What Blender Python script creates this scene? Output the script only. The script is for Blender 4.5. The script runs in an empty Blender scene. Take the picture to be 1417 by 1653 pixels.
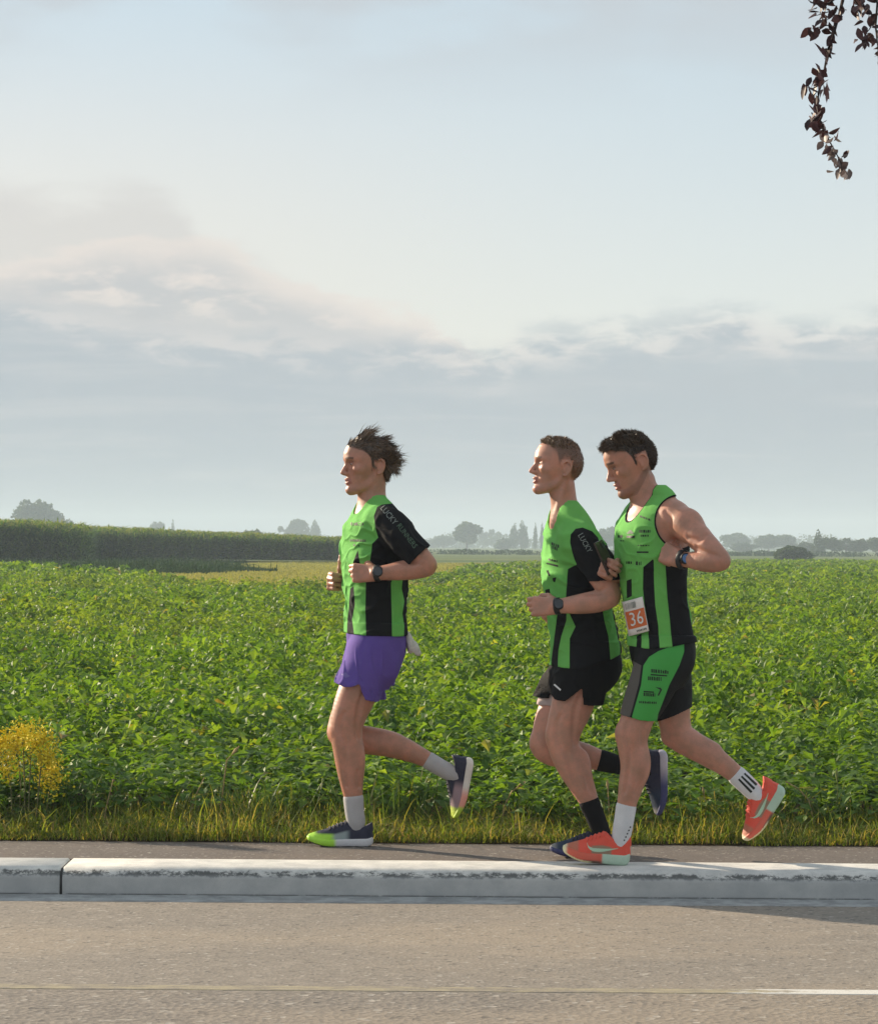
import bpy, bmesh, math, random
import numpy as np
from mathutils import Vector, Matrix, Euler
from mathutils.bvhtree import BVHTree
random.seed(7)
R_ = math.radians
scene = bpy.context.scene
C = scene.collection

# ------------------------------------------------------------------ camera
FPX = 4825.0                      # focal length in photograph pixels (1417 wide)
PW, PH = 1417.0, 1653.0
CAMZ = 1.259
cam_data = bpy.data.cameras.new('camera')
cam_data.sensor_fit = 'HORIZONTAL'
cam_data.sensor_width = 36.0
cam_data.lens = 36.0 * FPX / PW
cam_data.clip_start = 0.1
cam_data.clip_end = 8000
cam = bpy.data.objects.new('camera', cam_data)
C.objects.link(cam)
CAMROT = (Matrix.Rotation(R_(90.0) + math.atan((880 - 826.5) / FPX), 3, 'X') @ Matrix.Rotation(R_(0.40), 3, 'Z'))
cam.matrix_world = Matrix.Translation((0, 0, CAMZ)) @ CAMROT.to_4x4()
scene.camera = cam


def at(px, py, d):
    """world point at distance d (metres along +Y) that the photograph shows at px, py"""
    r = CAMROT @ Vector(((px - PW / 2) / FPX, -(py - PH / 2) / FPX, -1.0))
    s = d / r.y
    return Vector((r.x * s, d, CAMZ + r.z * s))


# ------------------------------------------------------------------ light
SUN_AZ = 38.0       # degrees beyond the picture plane, on the left
SUN_EL = 19.0
sx = -math.cos(R_(SUN_AZ)) * math.cos(R_(SUN_EL))
sy = math.sin(R_(SUN_AZ)) * math.cos(R_(SUN_EL))
sz = math.sin(R_(SUN_EL))
SUNDIR = Vector((sx, sy, sz))
sl = bpy.data.lights.new('sun', 'SUN')
sl.energy = 5.0
sl.angle = R_(0.6)
sl.color = (1.0, 0.83, 0.62)
so = bpy.data.objects.new('sun', sl)
so.rotation_euler = SUNDIR.to_track_quat('Z', 'Y').to_euler()
so.location = (-30, 20, 30)
C.objects.link(so)

world = bpy.data.worlds.new('World')
scene.world = world
world.use_nodes = True
wt = world.node_tree
wt.nodes.clear()


def wn(kind, **kw):
    n = wt.nodes.new(kind)
    for k, v in kw.items():
        setattr(n, k, v)
    return n


def wmath(op, a, b=None, c=None, clamp=False):
    n = wt.nodes.new('ShaderNodeMath')
    n.operation = op
    n.use_clamp = clamp
    for i, v in enumerate((a, b, c)):
        if v is None:
            continue
        if isinstance(v, (int, float)):
            n.inputs[i].default_value = v
        else:
            wt.links.new(v, n.inputs[i])
    return n.outputs[0]


def wmix(f, a, b):
    n = wt.nodes.new('ShaderNodeMix')
    n.data_type = 'RGBA'
    if isinstance(f, (int, float)):
        n.inputs[0].default_value = f
    else:
        wt.links.new(f, n.inputs[0])
    for i, v in ((6, a), (7, b)):
        if isinstance(v, tuple):
            n.inputs[i].default_value = (*v, 1)
        else:
            wt.links.new(v, n.inputs[i])
    return n.outputs[2]


def wstep(x, lo, hi):
    n = wt.nodes.new('ShaderNodeMapRange')
    n.interpolation_type = 'SMOOTHSTEP'
    wt.links.new(x, n.inputs[0])
    for i, v in ((1, lo), (2, hi)):
        if isinstance(v, (int, float)):
            n.inputs[i].default_value = v
        else:
            wt.links.new(v, n.inputs[i])
    return n.outputs[0]


sky = wn('ShaderNodeTexSky', sky_type='NISHITA', sun_disc=False)
sky.sun_elevation = R_(SUN_EL)
sky.sun_rotation = math.atan2(sx, sy)       # Nishita: 0 = +Y, clockwise seen from above
sky.air_density = 1.0
sky.dust_density = 0.7
sky.ozone_density = 1.0
tc = wn('ShaderNodeTexCoord')
sep = wn('ShaderNodeSeparateXYZ')
wt.links.new(tc.outputs['Generated'], sep.inputs[0])
azim = wmath('ARCTAN2', sep.outputs[0], sep.outputs[1])
elev = wmath('ARCSINE', sep.outputs[2])
# cloud noise lives in (azimuth, elevation) so that the banks lie level all round the horizon
cvec = wn('ShaderNodeCombineXYZ')
wt.links.new(wmath('MULTIPLY', azim, 22.0), cvec.inputs[0])
wt.links.new(wmath('MULTIPLY', elev, 60.0), cvec.inputs[1])


def wnoise(scale, detail, rough, off, dist=0.0):
    mp = wn('ShaderNodeMapping')
    mp.inputs['Location'].default_value = off
    wt.links.new(cvec.outputs[0], mp.inputs[0])
    n = wn('ShaderNodeTexNoise')
    n.inputs['Scale'].default_value = scale
    n.inputs['Detail'].default_value = detail
    n.inputs['Roughness'].default_value = rough
    n.inputs['Distortion'].default_value = dist
    wt.links.new(mp.outputs[0], n.inputs['Vector'])
    return n.outputs[0]


def edge(points):
    """height of a cloud edge (radians) against azimuth, from photograph points; level outside them"""
    n = wn('ShaderNodeFloatCurve')
    cv = n.mapping.curves[0]
    pts = [((px - 708.5) / FPX, (880 - py) / FPX) for px, py in points]
    xs = [(u + 0.2) / 0.4 for u, v in pts]
    ys = [v / 0.25 for u, v in pts]
    cv.points[0].location = (xs[0], ys[0])
    cv.points[1].location = (xs[-1], ys[-1])
    for x, y in list(zip(xs, ys))[1:-1]:
        cv.points.new(x, y)
    n.mapping.extend = 'HORIZONTAL'
    n.mapping.use_clip = False
    n.mapping.update()
    wt.links.new(wmath('DIVIDE', wmath('ADD', azim, 0.2), 0.4), n.inputs['Value'])
    return wmath('MULTIPLY', n.outputs[0], 0.25)


n1 = wnoise(1.0, 6, 0.55, (3.1, 1.7, 0), 0.6)
n2 = wnoise(2.6, 6, 0.6, (8.1, 4.2, 0), 0.3)
n3 = wnoise(0.45, 4, 0.5, (1.4, 9.2, 0))
nn1 = wmath('SUBTRACT', n1, 0.5)
nn2 = wmath('SUBTRACT', n2, 0.5)
clear = wn('ShaderNodeBackground')
cloudv = wmath('ADD', elev, wmath('ADD', wmath('MULTIPLY', nn1, 0.016), wmath('MULTIPLY', nn2, 0.013)))
bank_h = edge([(-200, 495), (0, 487), (120, 500), (300, 535), (520, 540), (700, 548), (770, 566), (850, 532), (1000, 524), (1150, 500), (1260, 512), (1417, 514), (1620, 505)])
heap_h = edge([(-200, 440), (0, 425), (130, 396), (250, 392), (350, 400), (420, 440), (520, 464), (600, 486), (700, 520), (790, 590), (900, 600), (1000, 600), (1200, 600), (1620, 600)])
puff_h = edge([(-200, 300), (0, 302), (120, 318), (200, 300), (270, 312), (300, 345), (330, 400), (420, 430), (600, 520), (800, 600), (1620, 600)])
bank = wstep(wmath('SUBTRACT', bank_h, cloudv), -0.006, 0.010)
heap_d = wmath('SUBTRACT', heap_h, cloudv)
heap = wstep(heap_d, -0.0015, 0.003)
heap_deep = wstep(heap_d, 0.000, 0.014)
puff = wstep(wmath('SUBTRACT', puff_h, cloudv), -0.004, 0.010)
high = wmath('MULTIPLY', wstep(elev, 0.135, 0.200), wstep(n3, 0.36, 0.60))
veil = wstep(n3, 0.35, 0.75)

SKY_STRENGTH = 0.085
sk = wn('ShaderNodeVectorMath', operation='SCALE')
wt.links.new(sky.outputs[0], sk.inputs[0])
sk.inputs['Scale'].default_value = SKY_STRENGTH
col = sk.outputs[0]
CREAM = (0.56, 0.51, 0.47)
GREYW = (0.375, 0.385, 0.40)
BANKC = (0.300, 0.338, 0.370)
# thin high veil over the blue
vg = wmix(wstep(elev, 0.03, 0.20), (0.57, 0.565, 0.55), (0.425, 0.495, 0.54))
vg = wmix(wmath('MULTIPLY', wstep(azim, 0.12, -0.16), wstep(elev, 0.19, 0.09)), vg, (0.575, 0.525, 0.485))
col = wmix(0.72, col, vg)
col = wmix(wmath('MULTIPLY', high, 0.75), col, GREYW)
col = wmix(wmath('MULTIPLY', puff, 0.60), col, (0.435, 0.42, 0.41))
hc = wmix(wmath('MULTIPLY', heap_deep, wstep(n2, 0.28, 0.58)), CREAM, (0.360, 0.372, 0.385))
col = wmix(wmath('MULTIPLY', heap, wmath('ADD', 0.50, wmath('MULTIPLY', n1, 0.6))), col, hc)
mp_ = wn('ShaderNodeMapping')
mp_.inputs['Scale'].default_value = (0.22, 1.15, 1)
wt.links.new(cvec.outputs[0], mp_.inputs[0])
ns_ = wn('ShaderNodeTexNoise')
ns_.inputs['Scale'].default_value = 1.3
ns_.inputs['Detail'].default_value = 6
ns_.inputs['Roughness'].default_value = 0.6
ns_.inputs['Distortion'].default_value = 0.5
wt.links.new(mp_.outputs[0], ns_.inputs['Vector'])
streak = ns_.outputs[0]
rim = wstep(wmath('SUBTRACT', bank_h, cloudv), 0.018, 0.0)
bc = wmix(wmath('MULTIPLY', wstep(streak, 0.48, 0.70), 0.55), BANKC, (0.415, 0.425, 0.43))
bc = wmix(wmath('MULTIPLY', rim, wstep(n2, 0.40, 0.62)), bc, (0.50, 0.48, 0.465))
col = wmix(wmath('MULTIPLY', bank, 0.92), col, bc)
bg = wn('ShaderNodeBackground')
wt.links.new(col, bg.inputs[0])
bg.inputs[1].default_value = 0.86
wo = wn('ShaderNodeOutputWorld')
wt.links.new(bg.outputs[0], wo.inputs[0])
wt.nodes.remove(clear)

scene.view_settings.view_transform = 'Standard'
scene.view_settings.look = 'None'
scene.view_settings.exposure = 0.80
scene.view_settings.gamma = 1.0
scene.view_settings.use_curve_mapping = False
scene.render.engine = 'CYCLES'
scene.cycles.use_denoising = True
scene.cycles.max_bounces = 8
scene.cycles.transparent_max_bounces = 8
scene.cycles.volume_bounces = 1
scene.cycles.use_adaptive_sampling = True
scene.cycles.adaptive_threshold = 0.02

# ------------------------------------------------------------------ helpers


def tag(o, label=None, cat=None, group=None, kind=None):
    if label:
        o['label'] = label
    if cat:
        o['category'] = cat
    if group:
        o['group'] = group
    if kind:
        o['kind'] = kind
    return o


def empty(name, loc, label=None, cat=None, group=None):
    o = bpy.data.objects.new(name, None)
    o.empty_display_size = 0.1
    o.location = loc
    C.objects.link(o)
    return tag(o, label, cat, group)


def mesh_np(name, verts, faces, mat=None, smooth=True, mats=None, fmat=None):
    """verts (n,3) array; faces (m,3) or (m,4) array -> mesh data"""
    me = bpy.data.meshes.new(name)
    verts = np.asarray(verts, dtype=np.float32)
    faces = np.asarray(faces, dtype=np.int32)
    k = faces.shape[1]
    me.vertices.add(len(verts))
    me.vertices.foreach_set('co', verts.ravel())
    me.loops.add(faces.size)
    me.loops.foreach_set('vertex_index', faces.ravel())
    me.polygons.add(len(faces))
    me.polygons.foreach_set('loop_start', np.arange(0, faces.size, k, dtype=np.int32))
    me.polygons.foreach_set('use_smooth', np.full(len(faces), bool(smooth)))
    for m in ([mat] if mat else []) + list(mats or []):
        me.materials.append(m)
    if fmat is not None:
        me.polygons.foreach_set('material_index', np.asarray(fmat, dtype=np.int32))
    me.update(calc_edges=True)
    return me


def put(name, me, parent=None, loc=None):
    o = bpy.data.objects.new(name, me)
    C.objects.link(o)
    if parent is not None:
        o.parent = parent
    if loc is not None:
        o.location = loc
    return o


def fattr(me, name, arr, domain='POINT'):
    a = me.attributes.new(name, 'FLOAT', domain)
    a.data.foreach_set('value', np.asarray(arr, dtype=np.float32))


def cattr(me, name, arr):
    a = me.attributes.new(name, 'FLOAT_COLOR', 'POINT')
    a.data.foreach_set('color', np.asarray(arr, dtype=np.float32).ravel())


class NT:
    """small node-graph writer for materials"""

    def __init__(self, name):
        self.m = bpy.data.materials.new(name)
        self.m.use_nodes = True
        self.t = self.m.node_tree
        self.t.nodes.clear()
        self.out = self.t.nodes.new('ShaderNodeOutputMaterial')

    def n(self, kind, ins=None, **kw):
        nd = self.t.nodes.new(kind)
        for k, v in kw.items():
            setattr(nd, k, v)
        for k, v in (ins or {}).items():
            self.set(nd.inputs[k], v)
        return nd

    def set(self, sock, v):
        if isinstance(v, bpy.types.NodeSocket):
            self.t.links.new(v, sock)
        elif isinstance(v, (tuple, list)) and sock.type == 'RGBA' and len(v) == 3:
            sock.default_value = (*v, 1)
        else:
            sock.default_value = v

    def math(self, op, a, b=0.0, c=0.0, clamp=False):
        nd = self.n('ShaderNodeMath', operation=op, use_clamp=clamp)
        for i, v in enumerate((a, b, c)):
            self.set(nd.inputs[i], v)
        return nd.outputs[0]

    def mix(self, f, a, b, blend='MIX'):
        nd = self.n('ShaderNodeMix', data_type='RGBA', blend_type=blend)
        self.set(nd.inputs[0], f)
        self.set(nd.inputs[6], a)
        self.set(nd.inputs[7], b)
        return nd.outputs[2]

    def step(self, x, lo, hi, smooth=True):
        nd = self.n('ShaderNodeMapRange', interpolation_type='SMOOTHSTEP' if smooth else 'LINEAR')
        self.set(nd.inputs[0], x)
        self.set(nd.inputs[1], lo)
        self.set(nd.inputs[2], hi)
        return nd.outputs[0]

    def coord(self, which='Object', scale=(1, 1, 1), loc=(0, 0, 0)):
        if which == 'World':
            src = self.n('ShaderNodeNewGeometry').outputs['Position']
        else:
            src = self.n('ShaderNodeTexCoord').outputs[which]
        mp = self.n('ShaderNodeMapping', {'Vector': src})
        mp.inputs['Scale'].default_value = scale
        mp.inputs['Location'].default_value = loc
        return mp.outputs[0]

    def noise(self, vec, scale, detail=4, rough=0.5, dist=0.0):
        nd = self.n('ShaderNodeTexNoise', {'Vector': vec, 'Scale': scale, 'Detail': detail, 'Roughness': rough, 'Distortion': dist})
        return nd.outputs[0]

    def attr(self, name):
        return self.n('ShaderNodeAttribute', attribute_name=name)

    def bump(self, h, strength=0.3, dist=0.01):
        return self.n('ShaderNodeBump', {'Height': h, 'Strength': strength, 'Distance': dist}).outputs[0]

    def bsdf(self, **ins):
        nd = self.n('ShaderNodeBsdfPrincipled')
        for k, v in ins.items():
            self.set(nd.inputs[k.replace('_', ' ')], v)
        return nd.outputs[0]

    def done(self, surf):
        self.t.links.new(surf, self.out.inputs[0])
        return self.m


def plain(name, col, rough=0.6, var=0.0, scale=30.0, spec=0.4, metal=0.0, bump=0.0, bscale=300.0):
    t = NT(name)
    c = col
    v = t.coord('Object')
    if var:
        nz = t.noise(v, scale, 4, 0.6)
        c = t.mix(t.step(nz, 0.3, 0.7), tuple(x * (1 - var) for x in col), tuple(min(1, x * (1 + var)) for x in col))
    kw = {}
    if bump:
        kw['Normal'] = t.bump(t.noise(v, bscale, 3, 0.6), bump, 0.004)
    return t.done(t.bsdf(Base_Color=c, Roughness=rough, Specular_IOR_Level=spec, Metallic=metal, **kw))


def box_mesh(name, lo, hi, mat, bev=0.0):
    bm = bmesh.new()
    bmesh.ops.create_cube(bm, size=1.0)
    for v in bm.verts:
        v.co = Vector([lo[i] + (v.co[i] + 0.5) * (hi[i] - lo[i]) for i in range(3)])
    if bev:
        bmesh.ops.bevel(bm, geom=bm.edges[:], offset=bev, segments=2, affect='EDGES', profile=0.5)
    me = bpy.data.meshes.new(name)
    bm.to_mesh(me)
    bm.free()
    me.materials.append(mat)
    return me


def strip_mesh(name, profile, xs, mat, smooth=False):
    """profile [(y,z)...] swept along x stations"""
    v, f = [], []
    n = len(profile)
    for x in xs:
        v += [(x, y, z) for y, z in profile]
    for i in range(len(xs) - 1):
        for j in range(n - 1):
            a = i * n + j
            f.append((a, a + 1, a + n + 1, a + n))
    return mesh_np(name, v, f, mat, smooth)


def tube(points, radii, sides=6):
    """tapered tube through points -> (verts, quads, tri caps) arrays"""
    P = [Vector(p) for p in points]
    V, F = [], []
    up = Vector((0.31, 0.17, 0.93))
    for i, p in enumerate(P):
        t = (P[min(i + 1, len(P) - 1)] - P[max(i - 1, 0)]).normalized()
        a = t.cross(up)
        if a.length < 1e-4:
            a = t.cross(Vector((1, 0, 0)))
        a.normalize()
        b = t.cross(a)
        for k in range(sides):
            an = 2 * math.pi * k / sides
            V.append(p + (a * math.cos(an) + b * math.sin(an)) * radii[i])
    for i in range(len(P) - 1):
        for k in range(sides):
            k2 = (k + 1) % sides
            F.append((i * sides + k, i * sides + k2, (i + 1) * sides + k2, (i + 1) * sides + k))
    return V, F


def join_vf(parts):
    V, F, o = [], [], 0
    for v, f in parts:
        V += list(v)
        F += [tuple(i + o for i in q) for q in f]
        o += len(v)
    return V, F
# ------------------------------------------------------------------ setting: materials


def mat_asphalt(name, base, dark, grain, coarse, bump):
    t = NT(name)
    v = t.coord('World')
    fine = t.noise(v, grain, 3, 0.7)
    mid = t.noise(v, coarse, 5, 0.6)
    big = t.noise(t.coord('World', (0.5, 1.0, 1)), 0.9, 5, 0.6)
    vor = t.n('ShaderNodeTexVoronoi', {'Vector': v, 'Scale': grain * 0.8})
    c = t.mix(t.step(fine, 0.30, 0.72), dark, base)
    c = t.mix(t.math('MULTIPLY', t.step(mid, 0.45, 0.8), 0.5), c, tuple(x * 1.35 for x in base))
    c = t.mix(t.math('MULTIPLY', t.step(big, 0.42, 0.68), 0.55), c, (base[0] * 1.28, base[1] * 1.20, base[2] * 1.08))
    c = t.mix(t.math('MULTIPLY', t.step(vor.outputs['Color'], 0.80, 0.95), 0.6), c, (0.46, 0.43, 0.38))
    c = t.mix(t.math('MULTIPLY', t.step(vor.outputs['Color'], 0.22, 0.08), 0.55), c, (0.04, 0.04, 0.04))
    h = t.math('ADD', t.math('MULTIPLY', fine, 0.6), vor.outputs['Distance'])
    return t.done(t.bsdf(Base_Color=c, Roughness=0.82, Specular_IOR_Level=0.35, Normal=t.bump(h, bump, 0.006)))


M_road = mat_asphalt('road_asphalt', (0.258, 0.226, 0.188), (0.178, 0.158, 0.134), 85, 14, 0.25)
M_road2 = mat_asphalt('coarse_asphalt', (0.245, 0.215, 0.180), (0.135, 0.120, 0.106), 60, 9, 0.45)
M_path = mat_asphalt('path_asphalt', (0.140, 0.117, 0.101), (0.105, 0.089, 0.078), 120, 6, 0.35)


def mat_kerb():
    t = NT('kerb_concrete')
    v = t.coord('World')
    base = t.mix(t.step(t.noise(v, 9, 6, 0.65), 0.3, 0.7), (0.50, 0.50, 0.48), (0.70, 0.69, 0.65))
    base = t.mix(t.math('MULTIPLY', t.step(t.noise(v, 160, 2, 0.6), 0.55, 0.75), 0.35), base, (0.33, 0.33, 0.33))
    sp = t.n('ShaderNodeSeparateXYZ', {'Vector': v})
    z = sp.outputs[2]
    # scuffed dirt along the arris: a band under the top edge, broken up along the kerb
    nx = t.noise(t.coord('World', (3.6, 0.2, 9)), 2.6, 8, 0.82)
    zz = t.math('ADD', z, t.math('MULTIPLY', t.math('SUBTRACT', t.noise(t.coord('World', (9, 1, 1)), 3.0, 6, 0.75), 0.5), 0.034))
    band = t.math('MULTIPLY', t.step(zz, -0.036, -0.027), t.step(zz, -0.008, -0.016))
    band = t.math('MULTIPLY', band, t.step(nx, 0.43, 0.52))
    nt = t.noise(t.coord('World', (5, 1, 1)), 3.5, 4, 0.7)
    c = t.mix(t.math('MULTIPLY', band, 0.88), base, (0.05, 0.055, 0.055))
    # shade put into the colour of the face: darker, bluer, mottled by noise
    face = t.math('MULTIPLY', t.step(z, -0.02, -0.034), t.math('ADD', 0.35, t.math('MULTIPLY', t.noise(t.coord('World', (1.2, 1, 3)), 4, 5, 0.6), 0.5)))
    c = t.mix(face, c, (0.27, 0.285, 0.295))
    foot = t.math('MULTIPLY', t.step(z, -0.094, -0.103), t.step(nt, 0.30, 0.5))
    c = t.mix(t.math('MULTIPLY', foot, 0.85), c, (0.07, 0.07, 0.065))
    return t.done(t.bsdf(Base_Color=c, Roughness=0.78, Specular_IOR_Level=0.3, Normal=t.bump(t.noise(v, 130, 4, 0.65), 0.35, 0.004)))


M_kerb = mat_kerb()
M_gutter = plain('gutter_concrete', (0.30, 0.31, 0.31), 0.8, 0.25, 14, 0.3, bump=0.3, bscale=120)
M_joint = plain('joint_mortar', (0.05, 0.05, 0.05), 0.9, 0.3, 40)
M_moss = plain('seam_moss', (0.060, 0.068, 0.030), 0.95, 0.5, 30)


def mat_soil():
    t = NT('field_soil')
    v = t.coord('World')
    sp = t.n('ShaderNodeSeparateXYZ', {'Vector': v})
    soil = t.mix(t.step(t.noise(v, 3, 6, 0.7), 0.3, 0.7), (0.045, 0.032, 0.02), (0.10, 0.075, 0.045))
    strip = t.noise(t.coord('World', (0.004, 0.035, 1)), 1.0, 5, 0.6)
    grass = t.mix(t.step(strip, 0.38, 0.62), (0.055, 0.105, 0.025), (0.15, 0.17, 0.05))
    grass = t.mix(t.math('MULTIPLY', t.step(t.noise(v, 0.4, 6, 0.7), 0.4, 0.7), 0.5), grass, (0.05, 0.085, 0.025))
    c = t.mix(t.step(sp.outputs[1], 120, 170), soil, grass)
    return t.done(t.bsdf(Base_Color=c, Roughness=0.95, Specular_IOR_Level=0.1, Normal=t.bump(t.noise(v, 12, 5, 0.7), 0.6, 0.03)))


M_soil = mat_soil()


def mat_leaf(name, ramp, trans=0.35, rough=0.45, yellow=None, spec=0.35):
    """leaf colour by the 'rnd' attribute, light passing through"""
    t = NT(name)
    r = t.attr('rnd').outputs['Fac']
    cr = t.n('ShaderNodeValToRGB', {'Fac': r})
    el = cr.color_ramp.elements
    el[0].position, el[0].color = ramp[0][0], (*ramp[0][1], 1)
    el[1].position, el[1].color = ramp[-1][0], (*ramp[-1][1], 1)
    for p, c in ramp[1:-1]:
        e = el.new(p)
        e.color = (*c, 1)
    c = cr.outputs[0]
    if yellow:
        big = t.noise(t.coord('World', yellow[1]), yellow[2], 4, 0.6)
        c = t.mix(t.math('MULTIPLY', t.step(big, yellow[3], yellow[4]), yellow[5]), c, yellow[0])
        pat = t.noise(t.coord('World', (0.8, 0.55, 0.2)), 1.0, 4, 0.6)
        c = t.mix(t.step(pat, 0.36, 0.66), t.mix(0.45, c, (0.030, 0.085, 0.020)), c)
    b = t.bsdf(Base_Color=c, Roughness=rough, Specular_IOR_Level=spec)
    tr = t.n('ShaderNodeBsdfTranslucent', {'Color': t.mix(1.0, c, (1.35, 1.25, 0.45), 'MULTIPLY')}).outputs[0]
    ms = t.n('ShaderNodeMixShader', {0: trans})
    t.t.links.new(b, ms.inputs[1])
    t.t.links.new(tr, ms.inputs[2])
    return t.done(ms.outputs[0])


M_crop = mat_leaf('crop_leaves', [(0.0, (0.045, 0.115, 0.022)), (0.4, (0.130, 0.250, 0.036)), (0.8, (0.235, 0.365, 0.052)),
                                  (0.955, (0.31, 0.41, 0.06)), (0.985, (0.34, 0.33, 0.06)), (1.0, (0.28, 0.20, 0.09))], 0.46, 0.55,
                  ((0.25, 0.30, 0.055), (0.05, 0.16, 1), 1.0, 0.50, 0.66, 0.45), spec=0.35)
M_rough = mat_leaf('rough_grass_leaves', [(0.0, (0.020, 0.050, 0.016)), (0.6, (0.032, 0.075, 0.022)), (1.0, (0.05, 0.095, 0.028))], 0.1, 0.9, spec=0.05)
M_grass = mat_leaf('verge_grass', [(0.0, (0.085, 0.150, 0.028)), (0.45, (0.165, 0.225, 0.044)), (0.72, (0.255, 0.265, 0.064)), (0.88, (0.34, 0.29, 0.10)), (1.0, (0.34, 0.25, 0.13))], 0.5, 0.7, spec=0.15)
M_tallgrass = mat_leaf('tall_grass', [(0.0, (0.045, 0.10, 0.018)), (0.6, (0.085, 0.15, 0.028)), (1.0, (0.19, 0.19, 0.05))], 0.38, 0.5)
M_maize = mat_leaf('maize_leaves', [(0.0, (0.034, 0.095, 0.018)), (0.6, (0.085, 0.180, 0.030)), (0.95, (0.18, 0.28, 0.05)), (1.0, (0.20, 0.24, 0.06))], 0.5, 0.5)
M_stubble = mat_leaf('dry_stubble', [(0.0, (0.24, 0.26, 0.07)), (0.5, (0.34, 0.34, 0.11)), (1.0, (0.42, 0.40, 0.16))], 0.3, 0.8, spec=0.1)
M_farleaf = mat_leaf('far_tree_leaves', [(0.0, (0.024, 0.052, 0.018)), (0.6, (0.042, 0.080, 0.024)), (1.0, (0.072, 0.110, 0.032))], 0.25, 0.7, spec=0.15)
M_bark = plain('bark', (0.07, 0.055, 0.042), 0.9, 0.4, 8)

# ------------------------------------------------------------------ setting: ground, road, path, kerb
XS = [-300, -60, -20, -8, -4, 0, 4, 8, 20, 60, 300]
Y_KF, Y_KB, Y_PB = 11.575, 11.905, 12.66      # kerb face, kerb back, far edge of the path
Z_ROAD = -0.112
g = strip_mesh('ground', [(-60, -0.30), (2.2, -0.30), (2.3, -0.26), (12.40, -0.26), (12.52, -0.012), (120, -0.012), (600, -0.012), (2600, -0.012)],
               [-1400, -300, -60, -10, 10, 60, 300, 1400], M_soil)
tag(put('ground', g), kind='structure')
SEAM = 9.15
tag(put('road', strip_mesh('road', [(2.6, Z_ROAD - 0.1), (2.6, Z_ROAD), (Y_KF - 0.148, Z_ROAD), (Y_KF - 0.148, Z_ROAD - 0.1)], XS, M_road)), kind='structure')
tag(put('road_lane', strip_mesh('road_lane', [(2.62, Z_ROAD + 0.001), (2.64, Z_ROAD + 0.004), (SEAM - 0.012, Z_ROAD + 0.004), (SEAM, Z_ROAD + 0.0005)], XS, M_road2)), kind='structure')
tag(put('near_verge', strip_mesh('near_verge', [(-30, 0.02), (2.0, 0.02), (2.6, -0.10), (2.6, -0.26)], XS, M_soil)), kind='structure')


def mat_worn_paint():
    t = NT('worn_road_paint')
    v = t.coord('World')
    sp = t.n('ShaderNodeSeparateXYZ', {'Vector': v})
    wear = t.math('ADD', t.noise(t.coord('World', (1.0, 3, 1)), 7, 6, 0.75), t.math('MULTIPLY', t.step(sp.outputs[0], 0.55, 1.45), 0.42))
    keep = t.step(wear, 0.66, 0.80)
    asp = t.mix(t.step(t.noise(v, 85, 3, 0.7), 0.3, 0.72), (0.178, 0.158, 0.134), (0.262, 0.230, 0.190))
    old = t.mix(t.step(t.noise(t.coord('World', (2, 9, 1)), 6, 5, 0.7), 0.40, 0.62), asp, (0.36, 0.315, 0.21))
    c = t.mix(keep, old, (0.62, 0.61, 0.57))
    return t.done(t.bsdf(Base_Color=c, Roughness=0.8, Specular_IOR_Level=0.3, Normal=t.bump(t.noise(v, 85, 3, 0.7), 0.4, 0.004)))


tag(put('road_marking', strip_mesh('road_marking', [(SEAM + 0.030, Z_ROAD - 0.002), (SEAM + 0.033, Z_ROAD + 0.0018), (SEAM + 0.122, Z_ROAD + 0.0018), (SEAM + 0.125, Z_ROAD - 0.002)], [-12, -4, 0, 4, 12], mat_worn_paint())), kind='structure')
tag(put('gutter', strip_mesh('gutter', [(Y_KF - 0.150, Z_ROAD - 0.06), (Y_KF - 0.148, Z_ROAD + 0.001), (Y_KF - 0.138, Z_ROAD + 0.003), (Y_KF - 0.004, Z_ROAD + 0.010), (Y_KF - 0.004, Z_ROAD - 0.1)], XS, M_gutter)), kind='structure')
tag(put('footpath', strip_mesh('footpath', [(Y_KB + 0.008, -0.2), (Y_KB + 0.010, -0.002), (12.2, 0.0), (Y_PB - 0.04, -0.002), (Y_PB + 0.05, -0.03), (Y_PB + 0.06, -0.2)], XS, M_path)), kind='structure')
kerb = tag(empty('kerb', (0, Y_KF, Z_ROAD)), kind='structure')
tag(put('joint_bed', strip_mesh('joint_bed', [(Y_KF + 0.012, -0.25), (Y_KF + 0.012, -0.03), (Y_KF + 0.05, -0.008), (Y_KB + 0.004, -0.006), (Y_KB + 0.006, -0.2)], XS, M_joint), kerb, (0, -Y_KF, -Z_ROAD)))
prof = [(Y_KF, -0.22), (Y_KF, -0.042), (Y_KF + 0.004, -0.032), (Y_KF + 0.014, -0.021), (Y_KF + 0.030, -0.008), (Y_KF + 0.045, -0.001), (Y_KF + 0.062, 0.002), (Y_KB - 0.012, 0.004), (Y_KB - 0.003, 0.001), (Y_KB, -0.008), (Y_KB, -0.22)]
jx = at(98, 1420, Y_KF).x
STONE = 4.0
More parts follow.
